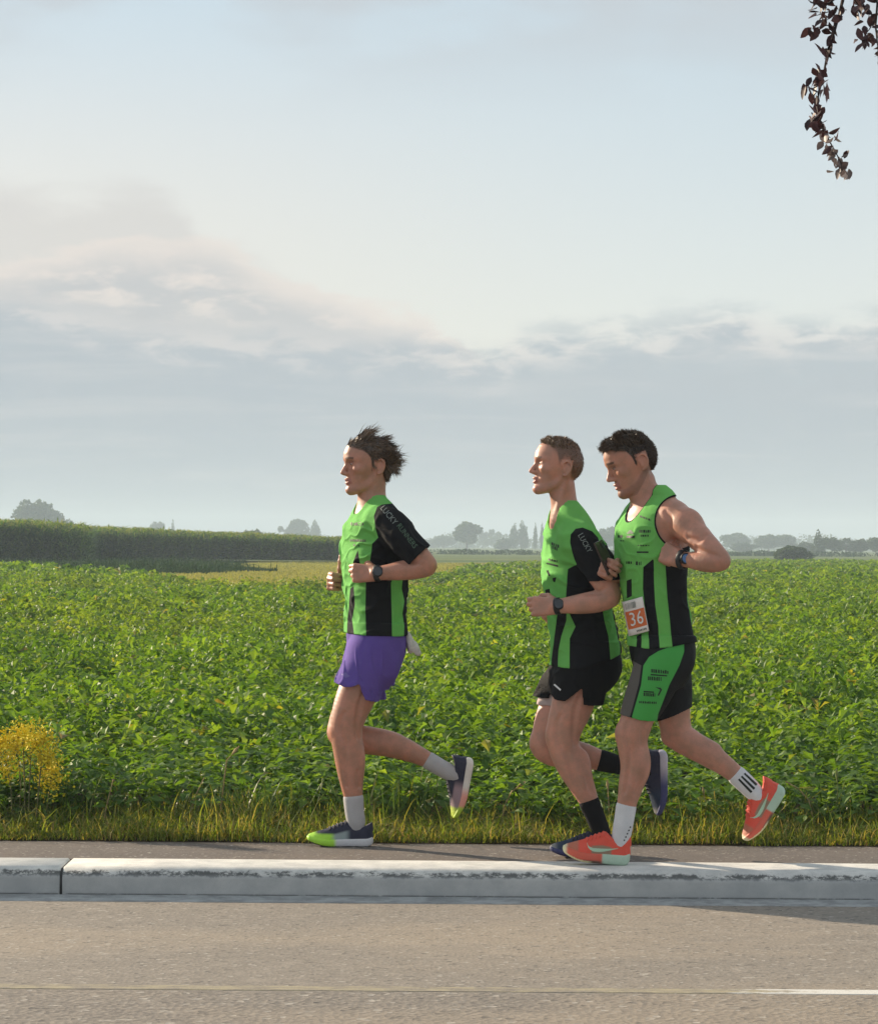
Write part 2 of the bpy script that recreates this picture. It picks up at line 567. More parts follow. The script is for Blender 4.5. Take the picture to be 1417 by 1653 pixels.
for i in range(-3, 4):
    x0, x1 = jx + i * STONE + 0.005, jx + (i + 1) * STONE - 0.005
    n = 9
    xs = [x0, x0 + 0.006] + [x0 + 0.006 + (x1 - x0 - 0.012) * k / n for k in range(1, n)] + [x1 - 0.006, x1]
    V, F = [], []
    m = len(prof)
    for k, x in enumerate(xs):
        ins = 0.005 if k in (0, len(xs) - 1) else 0.0
        w = 0.0014 * math.sin(x * 2.3 + i)
        V += [(x, y + ins * (1 if j < 5 else (-1 if j > 8 else 0)) + (w if j < 6 else 0), z - (ins if 3 < j < 9 else 0)) for j, (y, z) in enumerate(prof)]
    for k in range(len(xs) - 1):
        for j in range(m - 1):
            a = k * m + j
            F.append((a, a + 1, a + m + 1, a + m))
    me = mesh_np('kerb_stone', V, F, M_kerb, True)
    bm = bmesh.new()
    bm.from_mesh(me)
    bmesh.ops.contextual_create(bm, geom=[e for e in bm.edges if e.is_boundary and abs(e.verts[0].co.x - e.verts[1].co.x) < 1e-6 and e.verts[0].co.x < x0 + 0.001])
    bmesh.ops.contextual_create(bm, geom=[e for e in bm.edges if e.is_boundary and abs(e.verts[0].co.x - e.verts[1].co.x) < 1e-6 and e.verts[0].co.x > x1 - 0.001])
    bmesh.ops.recalc_face_normals(bm, faces=bm.faces[:])
    bm.to_mesh(me)
    bm.free()
    put('kerb_stone', me, kerb, (0, -Y_KF, -Z_ROAD))

# ------------------------------------------------------------------ leaf patches and scattering
rng = np.random.default_rng(11)


def norm(a):
    return a / np.maximum(1e-9, np.linalg.norm(a, axis=-1, keepdims=True))


def leaves_mesh(name, pos, nrm, dirv, length, width, rnd, mat, fold=0.25, droop=0.2):
    """ovate folded leaves: 6 points, 4 triangles each"""
    n = len(pos)
    nrm = norm(nrm)
    dirv = norm(dirv - nrm * np.sum(dirv * nrm, -1, keepdims=True))
    side = np.cross(nrm, dirv)
    L = np.asarray(length).reshape(-1, 1)
    W = np.asarray(width).reshape(-1, 1)
    base = pos - dirv * L * 0.5
    mid = base + dirv * L * 0.45
    tip = base + dirv * L - nrm * L * droop
    l = base + dirv * L * 0.38 + side * W * 0.5 + nrm * W * fold
    r = base + dirv * L * 0.38 - side * W * 0.5 + nrm * W * fold
    V = np.stack([base, l, mid, r, tip], 1).reshape(-1, 3)
    b = (np.arange(n) * 5).reshape(-1, 1)
    F = np.concatenate([b + np.array([[0, 2, 1]]), b + np.array([[0, 3, 2]]), b + np.array([[1, 2, 4]]), b + np.array([[2, 3, 4]])], 0)
    me = mesh_np(name, V, F, mat, False)
    fattr(me, 'rnd', np.repeat(rnd, 5))
    return me


def crop_patch(name, size, spacing, per, leaf, h0, mat):
    P, N, D, Ln, W, Rn = [], [], [], [], [], []
    k = int(round(size / spacing))
    for i in range(k):
        for j in range(k):
            cx = (i + 0.5 + rng.uniform(-0.35, 0.35)) * spacing - size / 2
            cy = (j + 0.5 + rng.uniform(-0.35, 0.35)) * spacing - size / 2
            h = h0 * rng.uniform(0.60, 1.15)
            rad = spacing * rng.uniform(0.62, 0.95)
            u = rng.uniform(0, 1, per) ** 0.55
            a = rng.uniform(0, 2 * np.pi, per)
            z = h * (1.0 - 0.62 * u ** 2.2) * rng.uniform(0.50, 1.06, per)
            p = np.stack([cx + np.cos(a) * u * rad, cy + np.sin(a) * u * rad, z], 1)
            out = np.stack([np.cos(a), np.sin(a), np.zeros(per)], 1)
            nr = np.array([0, 0, 1.0]) + out * (0.55 * u)[:, None] + rng.normal(0, 0.36, (per, 3))
            P.append(p); N.append(nr)
            D.append(out + rng.normal(0, 0.6, (per, 3)))
            l = leaf * rng.uniform(0.65, 1.3, per)
            Ln.append(l); W.append(l * rng.uniform(0.55, 0.75, per))
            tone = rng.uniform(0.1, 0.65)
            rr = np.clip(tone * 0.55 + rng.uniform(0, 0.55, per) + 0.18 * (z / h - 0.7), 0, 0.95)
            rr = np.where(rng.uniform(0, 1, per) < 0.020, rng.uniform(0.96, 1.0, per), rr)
            Rn.append(rr)
    cat = np.concatenate
    return leaves_mesh(name, cat(P), cat(N), cat(D), cat(Ln), cat(W), cat(Rn), mat)


def blade_patch(name, sx_, sy_, n, hmin, hmax, width, mat, tallfrac=0.0, tall=0.3, bend=0.5, tone=(0, 1), hfun=None):
    """grass blades of three bent segments"""
    x = rng.uniform(-sx_ / 2, sx_ / 2, n)
    y = rng.uniform(-sy_ / 2, sy_ / 2, n)
    h = rng.uniform(hmin, hmax, n)
    if hfun is not None:
        h = h * hfun(x, y)
    tl = rng.uniform(0, 1, n) < tallfrac
    h = np.where(tl, tall * rng.uniform(0.7, 1.3, n), h)
    w = width * rng.uniform(0.6, 1.3, n)
    a = rng.uniform(0, 2 * np.pi, n)
    lean = rng.uniform(0.1, 1.0, n) * bend
    d = np.stack([np.cos(a), np.sin(a)], 1)
    s = np.stack([-np.sin(a), np.cos(a), 0 * a], 1)
    V = []
    for t, ww in ((0, 1.0), (0.45, 0.85), (0.8, 0.5), (1.0, 0.05)):
        c = np.stack([x + d[:, 0] * lean * h * t * t, y + d[:, 1] * lean * h * t * t, h * t * (1 - 0.35 * lean * t)], 1)
        V += [c - s * (w * ww / 2)[:, None], c + s * (w * ww / 2)[:, None]]
    V = np.stack(V, 1).reshape(-1, 3)
    b = (np.arange(n) * 8).reshape(-1, 1)
    F = np.concatenate([b + np.array([[0, 1, 3, 2]]), b + np.array([[2, 3, 5, 4]]), b + np.array([[4, 5, 7, 6]])], 0)
    me = mesh_np(name, V, F, mat, False)
    fattr(me, 'rnd', np.repeat(np.clip(rng.uniform(tone[0], tone[1], n), 0, 1), 8))
    return me


def scatter(name, meshes, pts, rotz, scl, label, cat):
    """one 'stuff' object: points that carry copies of the patch meshes"""
    coll = bpy.data.collections.new(name + '_patches')
    for i, me in enumerate(meshes):
        coll.objects.link(bpy.data.objects.new('%s_patch_%02d' % (name, i), me))
    n = len(pts)
    me = bpy.data.meshes.new(name)
    me.vertices.add(n)
    me.vertices.foreach_set('co', np.asarray(pts, np.float32).ravel())
    a = me.attributes.new('rot', 'FLOAT_VECTOR', 'POINT')
    a.data.foreach_set('vector', np.stack([np.zeros(n), np.zeros(n), rotz], 1).astype(np.float32).ravel())
    a = me.attributes.new('scl', 'FLOAT_VECTOR', 'POINT')
    a.data.foreach_set('vector', np.asarray(scl, np.float32).ravel())
    a = me.attributes.new('idx', 'INT', 'POINT')
    a.data.foreach_set('value', rng.integers(0, len(meshes), n).astype(np.int32))
    for m in meshes[0].materials:
        me.materials.append(m)
    o = put(name, me)
    gn = bpy.data.node_groups.new(name, 'GeometryNodeTree')
    gn.interface.new_socket('Geometry', in_out='INPUT', socket_type='NodeSocketGeometry')
    gn.interface.new_socket('Geometry', in_out='OUTPUT', socket_type='NodeSocketGeometry')
    gi, go = gn.nodes.new('NodeGroupInput'), gn.nodes.new('NodeGroupOutput')
    mp = gn.nodes.new('GeometryNodeMeshToPoints')
    ci = gn.nodes.new('GeometryNodeCollectionInfo')
    ci.inputs['Collection'].default_value = coll
    ci.inputs['Separate Children'].default_value = True
    ci.inputs['Reset Children'].default_value = True
    ip = gn.nodes.new('GeometryNodeInstanceOnPoints')
    ip.inputs['Pick Instance'].default_value = True
    lk = gn.links.new
    lk(gi.outputs[0], mp.inputs['Mesh'])
    lk(mp.outputs[0], ip.inputs['Points'])
    lk(ci.outputs[0], ip.inputs['Instance'])
    for nm, typ, sock in (('rot', 'FLOAT_VECTOR', 'Rotation'), ('scl', 'FLOAT_VECTOR', 'Scale'), ('idx', 'INT', 'Instance Index')):
        na = gn.nodes.new('GeometryNodeInputNamedAttribute')
        na.data_type = typ
        na.inputs['Name'].default_value = nm
        lk(na.outputs[0], ip.inputs[sock])
    lk(ip.outputs[0], go.inputs[0])
    md = o.modifiers.new('scatter', 'NODES')
    md.node_group = gn
    return tag(o, label, cat, kind='stuff')


# crop field: near patches fine, far patches coarser
FIELD_Y = 13.30
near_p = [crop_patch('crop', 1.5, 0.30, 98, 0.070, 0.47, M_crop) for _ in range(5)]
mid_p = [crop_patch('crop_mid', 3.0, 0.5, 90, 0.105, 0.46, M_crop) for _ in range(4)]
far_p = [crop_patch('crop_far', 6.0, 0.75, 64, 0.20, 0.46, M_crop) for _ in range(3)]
pts, sc_ = [], []


def field_limit(x, y):
    """True where the crop stands: it ends early left of centre, where the stubble strip and rough grass lie"""
    px = 708.5 + x / y * FPX
    if px > 760:
        lim = 62 + (px - 760) * 0.55 if px < 1000 else 195
    elif px > 250:
        lim = 66
    else:
        lim = 66 + min(60, (250 - px) * 0.22)
    return y < lim


near_pts = []
y = FIELD_Y + 0.62
while y < 34:
    hw = y * 0.26 + 4.0
    x = -hw
    while x < hw:
        near_pts.append((x + rng.uniform(-0.15, 0.15), y + rng.uniform(-0.10, 0.12), 0.0))
        x += 1.28
    y += 1.28
mid_pts, far_pts = [], []
y = 34.8
while y < 80:
    hw = y * 0.27 + 5.0
    x = -hw
    while x < hw:
        if field_limit(x, y):
            mid_pts.append((x + rng.uniform(-0.3, 0.3), y + rng.uniform(-0.3, 0.3), 0.0))
        x += 2.6
    y += 2.6
y = 82.0
while y < 200:
    hw = y * 0.28 + 8
    x = -hw
    while x < hw:
        if field_limit(x, y):
            far_pts.append((x + rng.uniform(-0.5, 0.5), y + rng.uniform(-0.5, 0.5), 0.0))
        x += 5.2
    y += 5.2


def rz(n):
    return rng.integers(0, 4, n) * (np.pi / 2) + rng.normal(0, 0.08, n)


def sc3(n, lo, hi):
    z = rng.uniform(lo, hi, n)
    return np.stack([np.ones(n), np.ones(n), z], 1)


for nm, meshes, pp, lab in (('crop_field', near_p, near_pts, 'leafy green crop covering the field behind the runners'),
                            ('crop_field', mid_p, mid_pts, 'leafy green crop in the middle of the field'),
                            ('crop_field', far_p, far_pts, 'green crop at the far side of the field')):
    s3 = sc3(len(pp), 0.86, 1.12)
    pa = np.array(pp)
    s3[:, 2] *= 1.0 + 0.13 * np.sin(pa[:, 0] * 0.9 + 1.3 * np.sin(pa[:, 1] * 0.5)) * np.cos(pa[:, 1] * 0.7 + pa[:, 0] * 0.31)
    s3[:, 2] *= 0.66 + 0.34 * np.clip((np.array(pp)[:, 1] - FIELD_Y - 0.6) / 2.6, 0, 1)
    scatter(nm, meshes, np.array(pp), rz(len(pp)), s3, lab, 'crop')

# verge grass between the path and the crop
vw = [blade_patch('verge', 0.8, 0.78, 3600, 0.03, 0.105, 0.0055, M_grass, 0.03, 0.17, 1.7, (0.0, 1.0),
                  lambda x, y: 0.75 + 0.9 * (y + 0.39) / 0.78 + 0.25 * np.sin(x * 9 + i_)) for i_ in range(4)]
pts = [(x, Y_PB + 0.375 + random.uniform(-0.02, 0.02), 0.0) for x in np.arange(-7, 7, 0.62)]
n = len(pts)
scatter('verge_grass', vw, np.array(pts), rng.normal(0, 0.05, n), sc3(n, 0.8, 1.25), 'dry yellowish grass along the far edge of the path', 'grass')
# taller green grass rooted at the foot of the crop
tg = [blade_patch('tall', 0.5, 0.30, 105, 0.12, 0.27, 0.009, M_tallgrass, 0.06, 0.36, 1.1, (0.0, 0.95)) for _ in range(3)]
pts = [(x + random.uniform(-0.2, 0.2), Y_PB + 0.66 + random.uniform(-0.12, 0.12), 0.0) for x in np.arange(-7, 7, 0.30) if random.random() < 0.72]
n = len(pts)
scatter('tall_grass', tg, np.array(pts), rng.normal(0, 0.4, n), sc3(n, 0.6, 1.3), 'taller green grass at the foot of the crop', 'grass')

# rough dark grass bank and maize on the left, stubble strip
rg = [blade_patch('rough', 5, 5, 4200, 0.10, 0.28, 0.05, M_rough, 0.01, 0.5, 1.2) for _ in range(3)]
pts = []
for px_ in range(-120, 320, 18):
    y = 112.0
    while y < 190:
        p = at(px_, 900, y)
        lim0 = 112 if px_ < 120 else 112 + (px_ - 120) * 0.05
        if y > lim0:
            pts.append((p.x + random.uniform(-1, 1), y + random.uniform(-1, 1), 0.0))
        y += 4.6
        if px_ % 36 and y > 150:
            y += 3
n = len(pts)
scatter('rough_grass', rg, np.array(pts), rz(n), sc3(n, 0.7, 1.2), 'dark rough grass between the crop and the maize', 'grass')

st = [blade_patch('stub', 6, 6, 3000, 0.06, 0.20, 0.06, M_stubble, 0.0, 0.3, 0.8) for _ in range(3)]
pts = []
y = 84.0
while y < 196:
    x = at(225 + (196 - y) * 0.8, 900, y).x
    x1 = at(790 if y < 120 else 730, 900, y).x
    while x < x1:
        pts.append((x, y, 0.0))
        x += 5.0
    y += 5.0
n = len(pts)
scatter('stubble', st, np.array(pts), rz(n), sc3(n, 0.7, 1.2), 'strip of dry yellow stubble beyond the green crop', 'stubble')


def maize_patch(name, size, nplants):
    P, N, D, Ln, W, Rn = [], [], [], [], [], []
    parts = []
    for i in range(nplants):
        cx, cy = rng.uniform(-size / 2, size / 2, 2)
        h = rng.uniform(1.75, 2.2)
        nl = 13
        az = rng.uniform(0, 6.28) + np.arange(nl) * np.pi + rng.normal(0, 0.35, nl)
        z = np.linspace(0.15, 0.95, nl) * h
        l = rng.uniform(0.45, 0.75, nl)
        out = np.stack([np.cos(az), np.sin(az), np.zeros(nl)], 1)
        up = rng.uniform(0.4, 1.3, nl)
        d = out + np.array([0, 0, 1.0]) * up[:, None]
        c = np.stack([np.full(nl, cx), np.full(nl, cy), z], 1) + norm(d) * (l * 0.5)[:, None]
        side = np.cross(out, np.array([0, 0, 1.0]))
        nr = np.cross(side, d)
        P.append(c); N.append(nr); D.append(d); Ln.append(l); W.append(np.full(nl, 0.105))
        Rn.append(np.clip(rng.uniform(0, 0.9, nl), 0, 1))
        # tassel
        P.append(np.array([[cx, cy, h * 1.02]] * 3)); N.append(rng.normal(0, 1, (3, 3)) * np.array([1, 1, 0.1])); D.append(np.array([[0.2, 0.1, 1], [-0.3, 0, 1], [0, -0.2, 1]]))
        Ln.append(np.full(3, 0.34)); W.append(np.full(3, 0.035)); Rn.append(np.full(3, 1.0))
    cat = np.concatenate
    return leaves_mesh(name, cat(P), cat(N), cat(D), cat(Ln), cat(W), cat(Rn), M_maize, 0.12, 0.32)


mz = [maize_patch('maize', 4, 120) for _ in range(3)]
pts, scl = [], []
for k in range(0, 34):
    px_ = -160 + k * 22.5
    f = (px_ + 160) / 730.0
    d0 = 158 if px_ < 95 else 182 + 0.02 * (px_ - 95)
    zs = 1.04 - 0.30 * max(0.0, min(1.0, (px_) / 520.0))
    y = d0
    while y < d0 + 34:
        p = at(px_, 900, y)
        pts.append((p.x, y, 0.0))
        s = zs * random.uniform(0.93, 1.06)
        scl.append((1, 1, s))
        y += 3.4
n = len(pts)
scatter('maize_field', mz, np.array(pts), rz(n), np.array(scl), 'tall maize field standing dark green on the left', 'maize')
# ------------------------------------------------------------------ far trees


def crown_mesh(name, lobes, nleaf, size, mat):
    """leaf faces spread through a few uneven lobes; lobes = (x, y, z, rx, ry, rz)"""
    vol = np.array([l[3] * l[4] * l[5] for l in lobes])
    P = []
    for l, k in zip(lobes, (vol / vol.sum() * nleaf).astype(int)):
        d = norm(rng.normal(0, 1, (k, 3)))
        r = rng.uniform(0.35, 1.0, k) ** 0.45 * (1 + 0.16 * np.sin(d[:, 0] * 5 + l[0]) * np.cos(d[:, 2] * 6 + l[1]))
        P.append(np.array(l[:3]) + d * r[:, None] * np.array(l[3:]))
    P = np.concatenate(P)
    k = len(P)
    N = norm(rng.normal(0, 1, (k, 3)) + np.array([0, 0, 0.5]))
    D = rng.normal(0, 1, (k, 3))
    L = size * rng.uniform(0.6, 1.3, k)
    return leaves_mesh(name, P, N, D, L, L * 0.8, rng.uniform(0, 1, k), mat, 0.15, 0.15)


def trunk_mesh(name, h, r, lobes):
    parts = [tube([(0, 0, -0.2), (0.02 * h, 0, 0.3 * h), (-0.01 * h, 0.02 * h, 0.6 * h), (0, 0, 0.9 * h)], [r * 1.25, r, r * 0.7, r * 0.2], 7)]
    for l in lobes:
        z0 = max(0.15 * h, min(0.6 * h, l[2] - l[5]))
        parts.append(tube([(0, 0, z0), (l[0] * 0.5, l[1] * 0.5, (z0 + l[2]) / 2), (l[0], l[1], l[2])], [r * 0.5, r * 0.35, r * 0.12], 5))
    V, F = join_vf(parts)
    return mesh_np(name, V, F, M_bark, True)


def lobes_for(kind, seed):
    """unit-height tree: crown between z 0.12 and 1.0, half width about 0.5*aspect handled by scale"""
    r = random.Random(seed)
    L = []
    if kind == 'round':
        for i in range(9):
            a = r.uniform(0, 6.28); q = r.uniform(0.05, 0.27)
            z = r.uniform(0.36, 0.80)
            s = r.uniform(0.16, 0.26)
            L.append((math.cos(a) * q, math.sin(a) * q, z, s, s, s * 0.8))
        L.append((0, 0, 0.62, 0.33, 0.33, 0.34))
    elif kind == 'poplar':
        for i in range(9):
            z = 0.14 + 0.80 * i / 8
            w = 0.40 * math.sin(math.pi * min(1, 0.18 + z * 0.80)) + 0.04
            L.append((r.uniform(-.08, .08), r.uniform(-.08, .08), z, w, w, 0.11))
    elif kind == 'cone':
        for i in range(8):
            z = 0.12 + 0.80 * i / 7
            w = 0.46 * (1.05 - z) + 0.05
            L.append((r.uniform(-.05, .05), r.uniform(-.05, .05), z, w, w, 0.10))
    elif kind == 'ragged':
        for i in range(11):
            a = r.uniform(0, 6.28); q = r.uniform(0.1, 0.38)
            s = r.uniform(0.09, 0.19)
            L.append((math.cos(a) * q, math.sin(a) * q, r.uniform(0.28, 0.86), s, s, s * 0.9))
    else:   # bush
        for i in range(9):
            a = r.uniform(0, 6.28); q = r.uniform(0.05, 0.36)
            s = r.uniform(0.14, 0.24)
            L.append((math.cos(a) * q, math.sin(a) * q, r.uniform(0.15, 0.62), s, s, s))
        L.append((0, 0, 0.4, 0.36, 0.36, 0.42))
    return L


TREE_ME = {}


def tree_meshes(kind, v):
    key = (kind, v)
    if key not in TREE_ME:
        L = lobes_for(kind, v * 31 + len(kind))
        nleaf = {'round': 2600, 'poplar': 1600, 'cone': 1500, 'ragged': 1500, 'bush': 2200}[kind]
        TREE_ME[key] = (crown_mesh('crown', L, nleaf, 0.085, M_farleaf), trunk_mesh('trunk', 0.8, 0.022, L[:5]))
    return TREE_ME[key]


def far_tree(px, top, half, d, kind, v, label, cat='tree', group='far trees along the horizon'):
    base = at(px, 880, d)
    ztop = at(px, top, d).z
    h = ztop + 0.3
    w = half * d / FPX * (1.15 if kind in ('poplar', 'cone') else 1.5)
    cr, tr = tree_meshes(kind, v)
    o = empty(cat if cat == 'shrub' else 'tree', (base.x, d, -0.1), label, cat, group)
    o.rotation_euler.z = (px * 0.37) % 6.28
    for nm, me in (('crown', cr), ('trunk', tr)):
        c = put(nm, me, o)
        c.scale = (w * 2, w * 2, h)
    return o


# px, top, half width (photo pixels), distance, kind, variant, label
for T in [
    (45, 808, 26, 820, 'round', 1, 'tallest rounded tree above the maize at far left'),
    (80, 822, 24, 840, 'round', 2, 'broad tree just right of the tallest one above the maize'),
    (106, 834, 15, 860, 'ragged', 1, 'low ragged tree ending the clump above the left maize'),
    (14, 833, 17, 830, 'bush', 1, 'low tree at the left edge of the photo above the maize'),
    (-22, 828, 22, 850, 'round', 3, 'rounded tree just past the left edge of the view'),
    (150, 846, 20, 1250, 'bush', 2, 'pale low tree first right of the big left clump'),
    (188, 850, 17, 1300, 'round', 3, 'pale flat tree on the horizon above the middle of the maize'),
    (222, 848, 14, 1280, 'bush', 3, 'pale bushy tree left of the small pointed one'),
    (250, 843, 11, 1200, 'round', 1, 'small rounded tree beside the pointed one above the maize'),
    (279, 840, 6, 1150, 'cone', 1, 'small pointed conifer above the maize'),
    (413, 849, 13, 520, 'bush', 2, 'lone dome-shaped dark tree at the right part of the maize'),
    (461, 842, 12, 1150, 'ragged', 2, 'left one of the pale gappy trees left of the first runner'),
    (484, 838, 15, 1150, 'round', 2, 'middle one of the pale gappy trees left of the first runner'),
    (508, 841, 10, 1170, 'poplar', 2, 'right one of the pale gappy trees left of the first runner'),
    (545, 862, 14, 1250, 'bush', 1, 'low pale tree partly hidden by the first runner'),
    (688, 868, 16, 1200, 'bush', 3, 'low tree just right of the first runner sleeve'),
    (716, 864, 17, 1150, 'round', 3, 'low broad tree between the first runner and the round tree'),
    (754, 843, 19, 900, 'round', 1, 'tall round tree between the first and second runners'),
    (779, 852, 9, 1300, 'ragged', 1, 'pale thin tree right of the tall round one'),
    (797, 854, 11, 1300, 'ragged', 2, 'pale ragged tree left of the broad poplars'),
    (813, 865, 12, 950, 'bush', 2, 'dark low bush-like tree under the poplars'),
    (829, 847, 8, 1000, 'poplar', 1, 'shorter one of the two broad poplars'),
    (844, 842, 9, 1000, 'poplar', 2, 'taller one of the two broad poplars'),
    (864, 846, 3.6, 1020, 'poplar', 3, 'left one of the two slim poplars near the second runner'),
    (875, 845, 3.6, 1020, 'poplar', 1, 'right one of the two slim poplars near the second runner'),
    (970, 850, 14, 900, 'ragged', 1, 'tree between the second and third runners left of the other'),
    (990, 851, 12, 920, 'round', 2, 'tree between the second and third runners close to the third'),
    (1186, 861, 20, 1000, 'round', 1, 'pale rounded tree just right of the third runner elbow'),
    (1200, 874, 16, 800, 'bush', 1, 'low dark tree in front of the pale rounded one'),
    (1240, 863, 20, 900, 'round', 3, 'broad pale tree left of the pointed green one'),
    (1268, 864, 17, 920, 'round', 2, 'broad pale tree behind the dark shrub'),
    (1321, 857, 13, 560, 'cone', 2, 'tallest pointed green tree in the right row'),
    (1342, 869, 15, 580, 'round', 1, 'green tree right of the tallest pointed one'),
    (1366, 869, 14, 600, 'ragged', 2, 'ragged green tree in the middle of the right row'),
    (1389, 871, 14, 600, 'round', 3, 'rounded green tree near the right end of the row'),
    (1414, 869, 13, 590, 'round', 2, 'green tree at the right edge of the photo'),
    (1440, 866, 15, 600, 'bush', 2, 'green tree just past the right edge of the view'),
    (1300, 872, 13, 620, 'bush', 3, 'low green tree left of the tallest pointed one'),
]:
    far_tree(*T)
far_tree(1281, 879, 26, 300, 'bush', 3, 'dark round shrub standing alone at the right edge of the crop', 'shrub', 'shrubs')
far_tree(1262, 886, 12, 310, 'bush', 1, 'lower pale shrub left of the dark round one', 'shrub', 'shrubs')

# hedgerows: low masses too far to pick apart
hl = []
for i in range(430):
    x = rng.uniform(-330, 330)
    yy = rng.uniform(1250, 1500)
    s = rng.uniform(1.7, 3.4) * (1.0 + 0.25 * math.sin(x * 0.045) + 0.2 * math.sin(x * 0.13))
    hl.append((x, yy, s * 0.7, s * 2.2, s, s))
tag(put('hedgerow', crown_mesh('hedgerow', hl, 30000, 1.1, M_farleaf)), 'low hazy hedgerows along the horizon', 'hedge', kind='stuff')
hl = []
for i in range(150):
    px_ = rng.uniform(650, 1500)
    yy = 430 + rng.normal(0, 6) + (px_ - 1100) * 0.03
    p = at(px_, 880, yy)
    s = rng.uniform(0.28, 0.5)
    hl.append((p.x, yy, s * 0.6, s * 3.5, s, s))
tag(put('ditch_hedge', crown_mesh('ditch_hedge', hl, 9000, 0.3, M_rough)), 'thin dark line of growth along a ditch beyond the crop', 'hedge', kind='stuff')

# ------------------------------------------------------------------ haze
hz = NT('haze_air')
vol = hz.n('ShaderNodeVolumePrincipled')
vol.inputs['Color'].default_value = (0.72, 0.86, 1.0, 1)
vol.inputs['Density'].default_value = 0.00062
vol.inputs['Anisotropy'].default_value = 0.0
hz.t.links.new(vol.outputs[0], hz.out.inputs['Volume'])
haze = put('haze', box_mesh('haze', (-1500, -80, -1.5), (1500, 2700, 26), hz.m))
tag(haze, 'pale morning haze lying over the fields', 'haze', kind='stuff')
# ------------------------------------------------------------------ implicit-surface kit for bodies, cloth and shoes


def smin(a, b, k):
    if k <= 0:
        return np.minimum(a, b)
    h = np.maximum(k - np.abs(a - b), 0.0) / k
    return np.minimum(a, b) - h * h * (k * 0.25)


def smax(a, b, k):
    return -smin(-a, -b, k)


